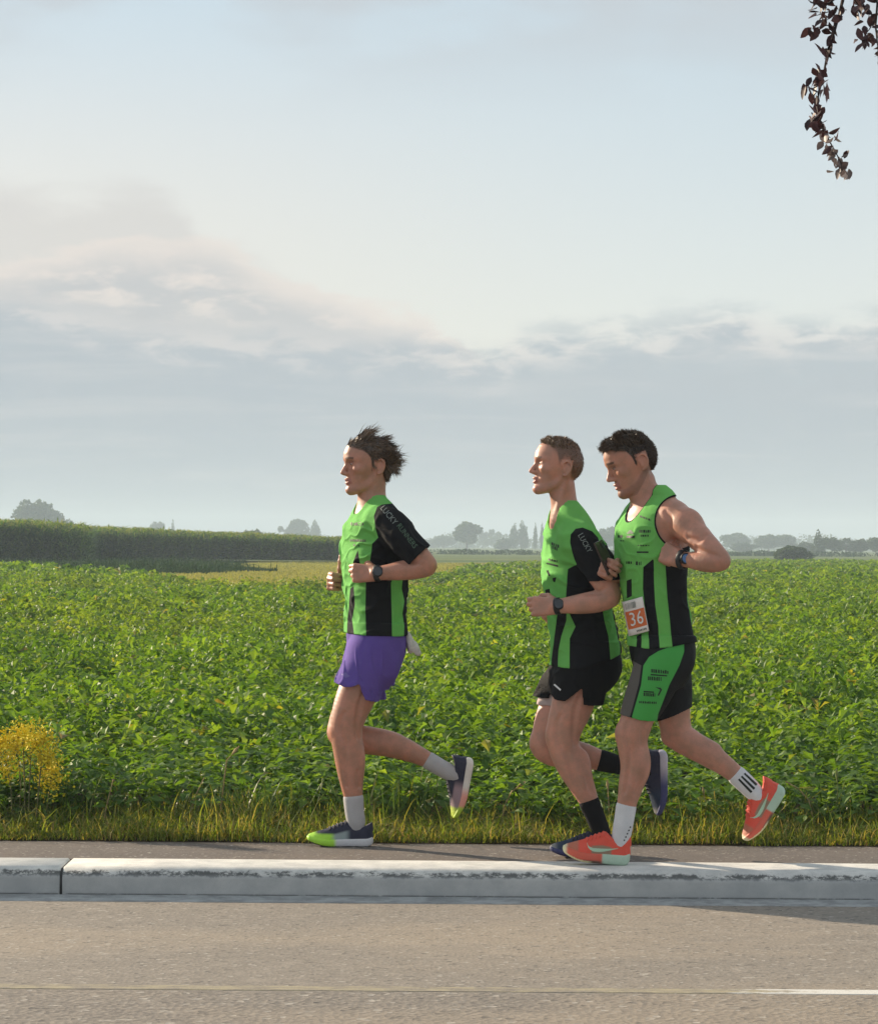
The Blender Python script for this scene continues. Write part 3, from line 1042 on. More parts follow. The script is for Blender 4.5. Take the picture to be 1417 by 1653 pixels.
class Grid:
    def __init__(self, lo, hi, h, fill=0.25):
        self.lo = np.array(lo, np.float32)
        self.h = h
        self.n = np.ceil((np.array(hi) - self.lo) / h).astype(int) + 1
        self.a = np.full(self.n, fill, np.float32)
        self.ax = [(self.lo[i] + h * np.arange(self.n[i])).astype(np.float32) for i in range(3)]

    def win(self, lo, hi):
        i0 = np.clip(np.floor((np.array(lo) - self.lo) / self.h).astype(int), 0, self.n - 1)
        i1 = np.clip(np.ceil((np.array(hi) - self.lo) / self.h).astype(int) + 1, 1, self.n)
        i1 = np.maximum(i1, i0 + 1)
        sl = tuple(slice(i0[i], i1[i]) for i in range(3))
        X = self.ax[0][sl[0]][:, None, None]
        Y = self.ax[1][sl[1]][None, :, None]
        Z = self.ax[2][sl[2]][None, None, :]
        return sl, X, Y, Z

    def add(self, fn, lo, hi, k=0.0):
        sl, X, Y, Z = self.win(np.array(lo) - k - 0.02, np.array(hi) + k + 0.02)
        self.a[sl] = smin(self.a[sl], fn(X, Y, Z), k)

    def cut(self, fn, lo=None, hi=None, k=0.0):
        """remove where fn < 0"""
        if lo is None:
            lo, hi = self.lo, self.lo + self.h * self.n
        sl, X, Y, Z = self.win(lo, hi)
        self.a[sl] = smax(self.a[sl], -fn(X, Y, Z), k)

    def chain(self, pts, k=0.0, step=0.016, flat=None):
        """tapered limb through (x, y, z, r) stations"""
        P = resample(pts, step)
        R = P[:, 3].max() + k + 0.02
        sl, X, Y, Z = self.win(P[:, :3].min(0) - R, P[:, :3].max(0) + R)
        loc = np.full(self.a[sl].shape, 0.25, np.float32)
        off = np.array([s.start for s in sl])
        for i in range(len(P) - 1):
            a, b = P[i, :3], P[i + 1, :3]
            r1, r2 = P[i, 3], P[i + 1, 3]
            rr = max(r1, r2) + k + 0.02
            s2, x, y, z = self.win(np.minimum(a, b) - rr, np.maximum(a, b) + rr)
            l2 = tuple(slice(s2[j].start - off[j], s2[j].stop - off[j]) for j in range(3))
            ab = b - a
            t = ((x - a[0]) * ab[0] + (y - a[1]) * ab[1] + (z - a[2]) * ab[2]) / max(1e-9, float(ab @ ab))
            t = np.clip(t, 0, 1)
            d = np.sqrt((x - a[0] - t * ab[0]) ** 2 + (y - a[1] - t * ab[1]) ** 2 + (z - a[2] - t * ab[2]) ** 2) - (r1 + (r2 - r1) * t)
            sub = loc[l2]
            np.minimum(sub, d, out=sub)
        self.a[sl] = smin(self.a[sl], loc, k)

    def ell(self, c, r, k=0.0, rot=None, sub=False):
        """ellipsoid; rot = 3x3 whose rows are its own axes"""
        m = max(r)
        c = np.array(c, float)

        def f(X, Y, Z):
            x, y, z = X - c[0], Y - c[1], Z - c[2]
            if rot is not None:
                x, y, z = (rot[0][0] * x + rot[0][1] * y + rot[0][2] * z, rot[1][0] * x + rot[1][1] * y + rot[1][2] * z, rot[2][0] * x + rot[2][1] * y + rot[2][2] * z)
            q = np.sqrt((x / r[0]) ** 2 + (y / r[1]) ** 2 + (z / r[2]) ** 2)
            g = np.sqrt((x / r[0] ** 2) ** 2 + (y / r[1] ** 2) ** 2 + (z / r[2] ** 2) ** 2)
            return q * (q - 1.0) / np.maximum(g, 1e-6)
        if sub:
            self.cut(f, c - m - k - 0.02, c + m + k + 0.02, k)
        else:
            self.add(f, c - m, c + m, k)

    def sample(self, P):
        """nearest-cell trilinear-ish sample of the field at points"""
        q = (np.asarray(P) - self.lo) / self.h
        i = np.clip(np.floor(q).astype(int), 0, self.n - 2)
        f = np.clip(q - i, 0, 1)
        out = 0
        for dx in (0, 1):
            for dy in (0, 1):
                for dz in (0, 1):
                    w = (f[:, 0] if dx else 1 - f[:, 0]) * (f[:, 1] if dy else 1 - f[:, 1]) * (f[:, 2] if dz else 1 - f[:, 2])
                    out = out + w * self.a[i[:, 0] + dx, i[:, 1] + dy, i[:, 2] + dz]
        return out

    def mesh(self):
        """surface nets -> verts, quads"""
        a = self.a
        for i in range(3):          # keep the surface closed at the box
            sl = [slice(None)] * 3
            sl[i] = 0
            a[tuple(sl)] = np.maximum(a[tuple(sl)], self.h)
            sl[i] = -1
            a[tuple(sl)] = np.maximum(a[tuple(sl)], self.h)
        s = a < 0
        an, al = s, s
        for i in range(3):
            lo = [slice(None)] * 3
            hi = [slice(None)] * 3
            lo[i], hi[i] = slice(0, -1), slice(1, None)
            an = an[tuple(lo)] | an[tuple(hi)]
            al = al[tuple(lo)] & al[tuple(hi)]
        act = an & ~al
        ci = np.argwhere(act)
        cid = np.full(act.shape, -1, np.int32)
        cid[act] = np.arange(len(ci), dtype=np.int32)
        off = np.array([[x, y, z] for x in (0, 1) for y in (0, 1) for z in (0, 1)])
        cv = np.stack([a[ci[:, 0] + o[0], ci[:, 1] + o[1], ci[:, 2] + o[2]] for o in off], 1)
        acc = np.zeros((len(ci), 3), np.float32)
        cnt = np.zeros(len(ci), np.float32)
        for i in range(8):
            for j in range(i + 1, 8):
                if np.abs(off[i] - off[j]).sum() != 1:
                    continue
                va, vb = cv[:, i], cv[:, j]
                m = (va < 0) != (vb < 0)
                t = np.where(m, va / np.where(np.abs(va - vb) < 1e-12, 1, va - vb), 0)
                p = off[i] + t[:, None] * (off[j] - off[i])
                acc += np.where(m[:, None], p, 0)
                cnt += m
        V = self.lo + (ci + acc / np.maximum(cnt, 1)[:, None]) * self.h
        F = []
        for ax in range(3):
            lo = [slice(None)] * 3
            hi = [slice(None)] * 3
            lo[ax], hi[ax] = slice(0, -1), slice(1, None)
            sa, sb = s[tuple(lo)], s[tuple(hi)]
            e = np.argwhere(sa != sb)
            u, v = (ax + 1) % 3, (ax + 2) % 3
            e = e[(e[:, u] > 0) & (e[:, v] > 0) & (e[:, u] < s.shape[u] - 1) & (e[:, v] < s.shape[v] - 1)]
            inside = sa[e[:, 0], e[:, 1], e[:, 2]]
            q = []
            for du, dv in ((1, 1), (0, 1), (0, 0), (1, 0)):
                c = e.copy()
                c[:, u] -= du
                c[:, v] -= dv
                q.append(cid[c[:, 0], c[:, 1], c[:, 2]])
            q = np.stack(q, 1)
            q[~inside] = q[~inside][:, ::-1]
            F.append(q)
        return V, np.concatenate(F)


def cr1(xs, ys, q):
    """Catmull-Rom through (xs, ys) at q (xs rising)"""
    xs, ys = np.asarray(xs, float), np.asarray(ys, float)
    m = np.gradient(ys, xs)
    i = np.clip(np.searchsorted(xs, q) - 1, 0, len(xs) - 2)
    h = xs[i + 1] - xs[i]
    t = np.clip((q - xs[i]) / h, 0, 1)
    return ((2 * t ** 3 - 3 * t ** 2 + 1) * ys[i] + (t ** 3 - 2 * t ** 2 + t) * h * m[i] + (-2 * t ** 3 + 3 * t ** 2) * ys[i + 1] + (t ** 3 - t ** 2) * h * m[i + 1])


def resample(pts, step):
    P = np.array(pts, float)
    s = np.concatenate([[0], np.cumsum(np.linalg.norm(np.diff(P[:, :3], axis=0), axis=1))])
    n = max(2, int(s[-1] / step) + 1)
    q = np.linspace(0, s[-1], n)
    if len(P) == 2:
        return np.stack([np.interp(q, s, P[:, j]) for j in range(4)], 1)
    return np.stack([cr1(s, P[:, j], q) for j in range(4)], 1)


def relax(V, F, it=1, lam=0.5):
    """a little Laplacian smoothing of a quad mesh"""
    V = V.astype(np.float64)
    a = np.concatenate([F[:, i] for i in range(4)])
    b = np.concatenate([F[:, (i + 1) % 4] for i in range(4)])
    for _ in range(it):
        acc = np.zeros_like(V)
        for j in range(3):
            acc[:, j] = np.bincount(a, V[b, j], len(V)) + np.bincount(b, V[a, j], len(V))
        cnt = np.bincount(a, minlength=len(V)) + np.bincount(b, minlength=len(V))
        V = V + lam * (acc / np.maximum(cnt, 1)[:, None] - V)
    return V


def vnormals(V, F):
    n = np.cross(V[F[:, 2]] - V[F[:, 0]], V[F[:, 3]] - V[F[:, 1]])
    N = np.zeros_like(V)
    for j in range(3):
        for i in range(4):
            N[:, j] += np.bincount(F[:, i], n[:, j], len(V))
    return norm(N)


def poly_sd(px, py, poly):
    """signed distance (same units) to a polygon, negative inside"""
    P = np.array(poly, float)
    d = np.full(len(px), 1e9)
    ins = np.zeros(len(px), bool)
    for i in range(len(P)):
        a, b = P[i - 1], P[i]
        e = b - a
        wx, wy = px - a[0], py - a[1]
        t = np.clip((wx * e[0] + wy * e[1]) / max(1e-9, e @ e), 0, 1)
        d = np.minimum(d, (wx - e[0] * t) ** 2 + (wy - e[1] * t) ** 2)
        c = (a[1] > py) != (b[1] > py)
        with np.errstate(divide='ignore', invalid='ignore'):
            ins ^= c & (px < (b[0] - a[0]) * (py - a[1]) / (b[1] - a[1] if b[1] != a[1] else 1e-9) + a[0])
    d = np.sqrt(d)
    return np.where(ins, -d, d)


def polys_sd(px, py, polys):
    d = np.full(len(px), 50.0)
    for p in polys:
        d = np.minimum(d, poly_sd(px, py, p))
    return d


class WV:
    """smooth random waves for cloth folds"""

    def __init__(self, seed, n, flo, fhi, stretch):
        r = np.random.default_rng(seed)
        self.k = norm(r.normal(0, 1, (n, 3)) * np.array(stretch)) * r.uniform(flo, fhi, (n, 1))
        self.p = r.uniform(0, 6.28, n)
        self.w = r.uniform(0.5, 1.0, n)

    def __call__(self, X, Y, Z):
        o = 0
        for (a, b, c), p, w in zip(self.k, self.p, self.w):
            o = o + w * np.sin(a * X + b * Y + c * Z + p)
        return o / self.w.sum()
# ------------------------------------------------------------------ people: materials


def mat_skin(name, base, flush, hairc):
    t = NT(name)
    v = t.coord('Object')
    c = t.mix(t.step(t.noise(v, 16, 5, 0.65), 0.32, 0.68), tuple(x * 0.86 for x in base), tuple(min(1, x * 1.10) for x in flush))
    c = t.mix(t.math('MULTIPLY', t.step(t.noise(v, 160, 4, 0.75), 0.48, 0.72), 0.32), c, tuple(x * 0.7 for x in base))
    c = t.mix(t.attr('lip').outputs['Fac'], c, (0.36, 0.13, 0.11))
    c = t.mix(t.attr('beard').outputs['Fac'], c, tuple(0.12 * a + 0.88 * b for a, b in zip(base, hairc)))
    c = t.mix(t.attr('scalp').outputs['Fac'], c, hairc)
    n = t.bump(t.noise(v, 350, 3, 0.6), 0.12, 0.002)
    nd = t.n('ShaderNodeBsdfPrincipled', {'Base Color': c, 'Roughness': 0.44, 'Specular IOR Level': 0.45, 'Normal': n,
                                         'Subsurface Weight': 0.12, 'Subsurface Scale': 0.008})
    nd.inputs['Subsurface Radius'].default_value = (1.0, 0.35, 0.2)
    return t.done(nd.outputs[0])


def mat_cloth(name, base, layers=(), rough=0.85, weave=900.0, sheen=0.0):
    """base colour with panels; layers = (attribute, colour): the panel shows where the attribute is below zero"""
    t = NT(name)
    v = t.coord('Object')
    c = t.mix(t.step(t.noise(v, 18, 4, 0.6), 0.35, 0.7), tuple(x * 0.92 for x in base), base)
    for at_, colr in layers:
        c = t.mix(t.step(t.attr(at_).outputs['Fac'], 0.0009, -0.0009), c, colr)
    h = t.math('ADD', t.noise(v, weave, 2, 0.5), t.math('MULTIPLY', t.noise(v, 45, 4, 0.6), 1.2))
    return t.done(t.bsdf(Base_Color=c, Roughness=rough, Specular_IOR_Level=0.16, Sheen_Weight=sheen, Normal=t.bump(h, 0.28, 0.004)))


def mat_vcol(name, rough=0.55, bumpy=0.2, scale=500):
    t = NT(name)
    v = t.coord('Object')
    c = t.attr('Col').outputs['Color']
    c = t.mix(t.math('MULTIPLY', t.step(t.noise(v, 60, 4, 0.7), 0.5, 0.8), 0.18), c, (0.12, 0.11, 0.10))
    return t.done(t.bsdf(Base_Color=c, Roughness=rough, Specular_IOR_Level=0.35, Normal=t.bump(t.noise(v, scale, 2, 0.6), bumpy, 0.003)))


def mat_hair(name, c1, c2):
    t = NT(name)
    r = t.attr('rnd').outputs['Fac']
    return t.done(t.bsdf(Base_Color=t.mix(r, c1, c2), Roughness=0.45, Specular_IOR_Level=0.45))


GREEN = (0.155, 0.47, 0.105)
BLACK = (0.0085, 0.009, 0.011)
M_shirt = mat_cloth('green_black_jersey', GREEN, (('m1', BLACK),))
M_tights = mat_cloth('black_green_tights', (0.010, 0.0105, 0.012), (('m1', (0.070, 0.37, 0.075)), ('m2', (0.105, 0.095, 0.085))), 0.6)
M_purple = mat_cloth('purple_shorts', (0.128, 0.082, 0.34))
M_blackcl = mat_cloth('black_shorts', (0.007, 0.007, 0.008))
M_liner = mat_cloth('pale_liner', (0.50, 0.40, 0.38))
M_sockg = mat_cloth('pale_grey_sock', (0.46, 0.45, 0.46), rough=0.9, weave=600)
M_sockk = mat_cloth('black_sock', (0.010, 0.010, 0.011), rough=0.9, weave=600)
M_sockw = mat_cloth('white_sock', (0.66, 0.66, 0.68), rough=0.9, weave=600)
M_shoe = mat_vcol('shoe_upper', 0.6, 0.35, 420)
M_sole = mat_vcol('shoe_sole', 0.5, 0.15, 200)
M_inkblack = plain('black_print', (0.012, 0.016, 0.014), 0.6)
M_inkgrey = plain('grey_print', (0.20, 0.23, 0.21), 0.6)
M_inkgreen = plain('green_print', (0.075, 0.13, 0.085), 0.6)
M_white = plain('white_print', (0.70, 0.70, 0.69), 0.6)
M_bib = plain('bib_paper', (0.74, 0.70, 0.66), 0.6, 0.06, 20)
M_bibo = plain('bib_orange', (0.60, 0.145, 0.045), 0.6)
M_strap = plain('watch_strap', (0.016, 0.017, 0.020), 0.5)
M_glass = plain('watch_glass', (0.03, 0.034, 0.04), 0.12, spec=0.6)
M_blueglass = plain('blue_watch_glass', (0.05, 0.14, 0.34), 0.15, spec=0.6)
M_phone = plain('phone_shell', (0.035, 0.022, 0.020), 0.25, spec=0.5)
M_eye = plain('eye_white', (0.30, 0.25, 0.23), 0.2)
M_iris = plain('eye_iris', (0.03, 0.025, 0.02), 0.15)
M_swoosh = plain('pale_green_overlay', (0.42, 0.58, 0.42), 0.5)
M_lace_r = plain('coral_laces', (0.68, 0.10, 0.06), 0.7)
M_lace_k = plain('dark_laces', (0.03, 0.03, 0.04), 0.7)

VOX = 0.0036


class Runner:
    def __init__(self, px0, dc, label, skin, hairm, seed):
        self.dc = dc
        self.o = np.array([at(px0, 880, dc).x, dc, 0.0])
        self.root = empty('person', tuple(self.o), label, 'person', 'runners on the footpath')
        self.skin, self.hairm = skin, hairm
        self.seed = seed
        self.mpp = dc / FPX

    def P(self, px, py, y=0.0):
        """photograph point at body-frame depth y -> body-frame point"""
        return np.array(at(px, py, self.dc + y)) - self.o

    def C4(self, rows, unit='px'):
        """rows (px, py, y, half width) -> stations (x, y, z, r)"""
        out = []
        for px, py, y, r in rows:
            p = self.P(px, py, y)
            out.append((*p, r * self.mpp if r > 1 else r))
        return out

    def topx(self, V):
        """body-frame points -> photograph pixels (parallel to the view, for laying out panels)"""
        q = V[:, 1] * 0.0
        w = (V + self.o) - np.array([0, 0, CAMZ])
        w[:, 1] = self.dc
        Mi = np.array(CAMROT.inverted())
        c = w @ Mi.T
        return PW / 2 + FPX * c[:, 0] / -c[:, 2], PH / 2 - FPX * c[:, 1] / -c[:, 2]

    def loft(self, table, psi, inset=0.0, n=2.3, ztop=None):
        """torso-like solid: rows (py, px_front, px_back, half width, y centre)"""
        rows = []
        for r in table:
            f, b = self.P(r[1], r[0]), self.P(r[2], r[0])
            rows.append(((f[2] + b[2]) / 2, f[0], b[0], r[3], r[4] if len(r) > 4 else 0.0))
        rows = np.array(sorted(rows))
        ps = R_(psi)
        cs, sn = math.cos(ps), math.sin(ps)

        def f(X, Y, Z):
            z = np.ravel(Z)
            zq = np.clip(z, rows[0, 0], rows[-1, 0])
            xf, xb, b, yc = [cr1(rows[:, 0], rows[:, j], zq)[None, None, :] for j in (1, 2, 3, 4)]
            xc = (xf + xb) / 2
            e = (xb - xf) / 2
            a = np.sqrt(np.maximum(e * e - (b * sn) ** 2, 0.045 ** 2)) / cs
            a = np.minimum(a, e * 1.0 + 0.0 * a)
            a, b = a - inset, b - inset
            dx, dy = X - xc, Y - yc
            pf = -dx * cs - dy * sn
            pl = -dx * sn + dy * cs
            q = (np.abs(pf / a) ** n + np.abs(pl / b) ** n) ** (1.0 / n)
            d = (q - 1.0) * np.minimum(a, b)
            return np.maximum(d, np.maximum(Z - (rows[-1, 0] - inset), rows[0, 0] - Z))
        lo = (rows[:, 1].min() - 0.08, -rows[:, 3].max() - 0.04, rows[0, 0])
        hi = (rows[:, 2].max() + 0.08, rows[:, 3].max() + 0.04, rows[-1, 0])
        return f, lo, hi

    # ---- hand: W wrist, K middle of the knuckles, n palm side, v thumb side
    def hand(self, g, W, K, n, v, curl=(55, 75, 45), thumb='over', sc=1.0, spread=0.0):
        W, K = np.array(W), np.array(K)
        u = norm(K - W)
        n = np.array(n, float)
        n = norm(n - u * (n @ u))
        v0 = np.cross(u, n)
        v = v0 if v0 @ np.array(v) > 0 else -v0
        offs = (0.030, 0.0105, -0.010, -0.029)
        lens = (0.94, 1.05, 0.98, 0.78)
        for i, (o_, l_) in enumerate(zip(offs, lens)):
            b0 = W + v * o_ * 0.55 * sc
            kn = K + v * o_ * sc - u * (0.004 * abs(i - 1)) * sc
            g.chain([(*b0, 0.0165 * sc), (*((b0 + kn) / 2 + n * 0.003), 0.0150 * sc), (*kn, 0.0118 * sc)], 0.010)
        for i, (o_, l_) in enumerate(zip(offs, lens)):
            p = K + v * o_ * sc - u * (0.004 * abs(i - 1)) * sc
            ang = 0.0
            st = [(*p, 0.0108 * sc)]
            for j, (ln, cu) in enumerate(zip((0.043, 0.027, 0.021), curl)):
                ang += R_(cu + (i - 1.5) * 4 + (3 if j == 0 else 0) * i)
                d = u * math.cos(ang) + n * math.sin(ang) + v * spread * (1.5 - i)
                q = p + d * ln * l_ * sc
                st.append((*q, (0.0098, 0.0088, 0.0076)[j] * sc))
                p = q
            P = np.array(st)
            for j in range(3):
                g.chain([P[j], P[j + 1]], 0.0025)
        tb = W + u * 0.022 * sc + v * 0.024 * sc + n * 0.010 * sc
        if thumb == 'up':
            ds = (0.50 * u + 0.85 * v + 0.2 * n, 0.15 * u + 1.0 * v + 0.05 * n, 0.05 * u + 1.0 * v - 0.1 * n)
        else:
            ds = (0.72 * u + 0.50 * v + 0.40 * n, 0.95 * u + 0.05 * v + 0.30 * n, 0.90 * u - 0.30 * v + 0.45 * n)
        p = tb
        g.chain([(*(W + u * 0.005), 0.016 * sc), (*tb, 0.0165 * sc)], 0.010)
        for d, ln, r0, r1 in zip(ds, (0.040, 0.032, 0.024), (0.0150, 0.0115, 0.0105), (0.0115, 0.0105, 0.0085)):
            q = p + norm(d) * ln * sc
            g.chain([(*p, r0 * sc), (*q, r1 * sc)], 0.006)
            p = q

    # ---- head: canonical metres (f forward, l lateral, z up) placed by a frame
    def head_frame(self, px, py, pitch, yaw, sc, y=0.0, roll=0.0):
        self.ho = self.P(px, py, y)
        self.hs = sc
        # forward is -X; yaw>0 turns the face to the camera (-Y); pitch>0 looks down
        a, b = R_(yaw), R_(pitch)
        f = np.array([-math.cos(a), -math.sin(a), 0.0])
        l = np.array([-math.sin(a), math.cos(a), 0.0])       # l>0 is the far side
        z = np.array([0, 0, 1.0])
        f2 = f * math.cos(b) - z * math.sin(b)
        z2 = z * math.cos(b) + f * math.sin(b)
        c = R_(roll)
        self.hf, self.hl, self.hz = f2, l * math.cos(c) + z2 * math.sin(c), z2 * math.cos(c) - l * math.sin(c)

    def H(self, f, l, z):
        return self.ho + self.hs * (self.hf * f + self.hl * l + self.hz * z)

    def toH(self, V):
        d = (V - self.ho) / self.hs
        return d @ self.hf, d @ self.hl, d @ self.hz

    def head(self, g):
        s = self.hs
        rot = np.array([self.hf, self.hl, self.hz])
        T = np.array([  # z, front, back, half width
            (-0.108, 0.080, 0.050, 0.014), (-0.100, 0.092, 0.026, 0.027), (-0.086, 0.094, 0.006, 0.040), (-0.066, 0.091, -0.010, 0.051),
            (-0.045, 0.096, -0.020, 0.058), (-0.022, 0.093, -0.030, 0.064), (0.0, 0.087, -0.036, 0.068), (0.020, 0.087, -0.045, 0.069),
            (0.040, 0.096, -0.05, 0.068), (0.065, 0.094, -0.05, 0.066), (0.090, 0.080, -0.04, 0.058)])

        def f(X, Y, Z):
            x, y, z = X - self.ho[0], Y - self.ho[1], Z - self.ho[2]
            F, L, U = [(r[0] * x + r[1] * y + r[2] * z) / s for r in rot]
            zq = np.clip(U, T[0, 0], T[-1, 0])
            fr, bk, w = [np.interp(zq, T[:, 0], T[:, j]) for j in (1, 2, 3)]
            c, a = (fr + bk) / 2, (fr - bk) / 2
            t = (F - c) / a
            w = w * (1 - 0.30 * np.clip(t, 0, 1) ** 2)
            q = (np.abs(t) ** 2.2 + np.abs(L / w) ** 2.2) ** (1 / 2.2)
            d = (q - 1) * np.minimum(a, w)
            return np.maximum(d, np.maximum(U - T[-1, 0], T[0, 0] - U)) * s
        c0 = self.H(0.02, 0, 0)
        tmp = Grid(c0 - 0.19, c0 + 0.19, g.h)
        tmp.add(f, c0 - 0.17, c0 + 0.17, 0)
        H = self.H
        E = lambda c, r, k, sub=False: tmp.ell(H(*c), [q * s for q in r], k * s, rot, sub)
        CH = lambda pts, k: tmp.chain([(*H(*p[:3]), p[3] * s) for p in pts], k * s, 0.006)
        E((0.002, 0, 0.046), (0.097, 0.076, 0.089), 0.030)
        E((-0.035, 0, 0.020), (0.062, 0.066, 0.066), 0.030)
        for sd in (-1, 1):
            CH([(-0.016, sd * 0.056, -0.022, 0.012), (0.008, sd * 0.053, -0.062, 0.012), (0.050, sd * 0.036, -0.088, 0.012), (0.078, sd * 0.016, -0.097, 0.012)], 0.022)
            E((0.060, sd * 0.047, -0.006), (0.022, 0.016, 0.014), 0.022)
            E((0.096, sd * 0.031, 0.017), (0.014, 0.017, 0.0125), 0.014, True)
            E((0.0745, sd * 0.031, 0.017), (0.0150, 0.0150, 0.0125), 0.008)
            CH([(0.093, sd * 0.010, 0.036, 0.0085), (0.090, sd * 0.028, 0.0405, 0.0085), (0.074, sd * 0.048, 0.035, 0.008)], 0.012)
        CH([(0.090, 0, 0.032, 0.0085), (0.0995, 0, 0.010, 0.0085), (0.110, 0, -0.008, 0.0095), (0.1165, 0, -0.0185, 0.0100)], 0.010)
        for sd in (-1, 1):
            E((0.1035, sd * 0.0125, -0.0235), (0.0105, 0.0075, 0.008), 0.011)
        CH([(0.084, -0.024, -0.054, 0.004), (0.099, -0.010, -0.0475, 0.0062), (0.102, 0, -0.0475, 0.0062), (0.099, 0.010, -0.0475, 0.0062), (0.084, 0.024, -0.054, 0.004)], 0.005)
        CH([(0.084, -0.022, -0.056, 0.004), (0.0965, -0.010, -0.0620, 0.0065), (0.0985, 0, -0.0625, 0.0068), (0.0965, 0.010, -0.0620, 0.0065), (0.084, 0.022, -0.056, 0.004)], 0.005)
        E((0.083, 0, -0.091), (0.017, 0.022, 0.015), 0.016)
        for sd in (-1, 1):
            E((0.098, sd * 0.0285, -0.036), (0.013, 0.004, 0.020), 0.010, True)
            E((0.090, sd * 0.036, 0.0275), (0.014, 0.014, 0.0035), 0.006, True)
        E((0.106, 0, -0.0548), (0.012, 0.020, 0.0022), 0.003, True)
        for sd in (-1, 1):
            E((-0.024, sd * 0.0765, 0.001), (0.0175, 0.0065, 0.0280), 0.003)
            CH([(-0.006, sd * 0.0775, 0.010, 0.0048), (-0.009, sd * 0.0815, 0.026, 0.0050), (-0.022, sd * 0.0850, 0.0345, 0.0052), (-0.036, sd * 0.0865, 0.026, 0.0055), (-0.0405, sd * 0.0865, 0.008, 0.0052),
                (-0.035, sd * 0.0840, -0.012, 0.0050), (-0.022, sd * 0.0800, -0.027, 0.0060), (-0.013, sd * 0.0775, -0.026, 0.0060)], 0.002)
            CH([(-0.012, sd * 0.079, 0.004, 0.0045), (-0.011, sd * 0.079, -0.010, 0.0048)], 0.003)
            CH([(-0.030, sd * 0.083, 0.014, 0.0036), (-0.031, sd * 0.083, -0.004, 0.0036), (-0.023, sd * 0.082, -0.015, 0.0036)], 0.002)
        off = np.round((tmp.lo - g.lo) / g.h).astype(int)
        return tmp

    def eyes(self):
        for sd in (-1, 1):
            g = Grid(self.H(0.08, sd * 0.031, 0.0168) - 0.024, self.H(0.08, sd * 0.031, 0.0168) + 0.024, 0.0022)
            rot = np.array([self.hf, self.hl, self.hz])
            g.ell(self.H(0.0772, sd * 0.0315, 0.0160), [q * self.hs for q in (0.0150, 0.0120, 0.0048)], 0, rot)
            V, F = g.mesh()
            f, l, z = self.toH(V)
            me = mesh_np('eye', V, F, mats=[M_eye, M_iris], fmat=(np.hypot((l - sd * 0.0300)[F].mean(1), (z - 0.016)[F].mean(1)) < 0.0058).astype(int))
            put('eye', me, self.root)

    def merge(self, g, sub, k):
        """bring a separately built field into g (resampled on g's own points)"""
        lo, hi = sub.lo + 0.005, sub.lo + sub.h * (sub.n - 1) - 0.005
        sl, X, Y, Z = g.win(lo, hi)
        shp = g.a[sl].shape
        P = np.stack([np.broadcast_to(q, shp).ravel() for q in (X, Y, Z)], 1)
        out = np.empty(len(P), np.float32)
        for i in range(0, len(P), 400000):
            out[i:i + 400000] = sub.sample(P[i:i + 400000])
        g.a[sl] = smin(g.a[sl], out.reshape(shp), k)

    def cover(self, gs, g, off):
        """grow a garment field to enclose the body by at least off"""
        X, Y, Z = gs.ax[0][:, None, None], gs.ax[1][None, :, None], gs.ax[2][None, None, :]
        shp = gs.a.shape
        P = np.stack([np.broadcast_to(q, shp).ravel() for q in (X, Y, Z)], 1)
        out = np.empty(len(P), np.float32)
        for i in range(0, len(P), 500000):
            out[i:i + 500000] = g.sample(P[i:i + 500000])
        gs.a = smin(gs.a, out.reshape(shp) - off, 0.006)

    # ---- cloth solids
    def garment(self, name, build, lo, hi, mat, vox=0.0042, folds=(0.0, None), it=1):
        g = Grid(lo, hi, vox)
        build(g)
        if folds[0] and folds[1] is not None:
            X, Y, Z = g.ax[0][:, None, None], g.ax[1][None, :, None], g.ax[2][None, None, :]
            near = np.abs(g.a) < 0.03
            amp = folds[0]
            w = folds[1](X, Y, Z)
            g.a = g.a + (amp * w * near).astype(np.float32)
        return g

    def finish(self, g, name, mat, it=1, parent=None):
        V, F = g.mesh()
        V = relax(V, F, it)
        me = mesh_np(name, V, F, mat)
        ob = put(name, me, parent or self.root)
        return ob, V, F

    def hollow(self, g, outer, cutfn, depth=0.05, thick=0.008):
        """open a garment from an edge: cutfn(X,Y,Z) > 0 beyond the edge"""
        X, Y, Z = g.ax[0][:, None, None], g.ax[1][None, :, None], g.ax[2][None, None, :]
        c = cutfn(X, Y, Z)
        inner = np.maximum(outer + thick, -(c + depth))      # inside the cloth and near the edge
        g.a = np.maximum(np.maximum(g.a, c), -inner).astype(np.float32)

    # ---- decals: flat shapes laid on a surface seen from the side
    def decal(self, name, V2, F2, bvh, mat, parent, lift=0.0016, y0=-0.9):
        """V2 photograph points; dropped along +Y onto the surface"""
        out = []
        for px, py in V2:
            p = self.P(px, py, 0.0)
            hit, nn, _, _ = bvh.ray_cast(Vector((p[0], y0, p[2])), Vector((0, 1, 0)))
            if hit is None:
                hit, nn, _, _ = bvh.find_nearest(Vector(p))
                if hit is None:
                    return None
            out.append(hit + nn * lift)
        me = bpy.data.meshes.new(name)
        me.from_pydata([tuple(v) for v in out], [], F2)
        me.materials.append(mat)
        return put(name, me, parent)


def text_shape(txt, size):
    cu = bpy.data.curves.new('txt', 'FONT')
    cu.body = txt
    cu.size = size
    cu.resolution_u = 2
    cu.align_x = 'CENTER'
    cu.align_y = 'CENTER'
    ob = bpy.data.objects.new('txt', cu)
    C.objects.link(ob)
    dg = bpy.context.evaluated_depsgraph_get()
    me = ob.evaluated_get(dg).to_mesh()
    V = [(v.co.x, v.co.y) for v in me.vertices]
    F = [tuple(p.vertices) for p in me.polygons]
    ob.evaluated_get(dg).to_mesh_clear()
    bpy.data.objects.remove(ob)
    bpy.data.curves.remove(cu)
    return V, F


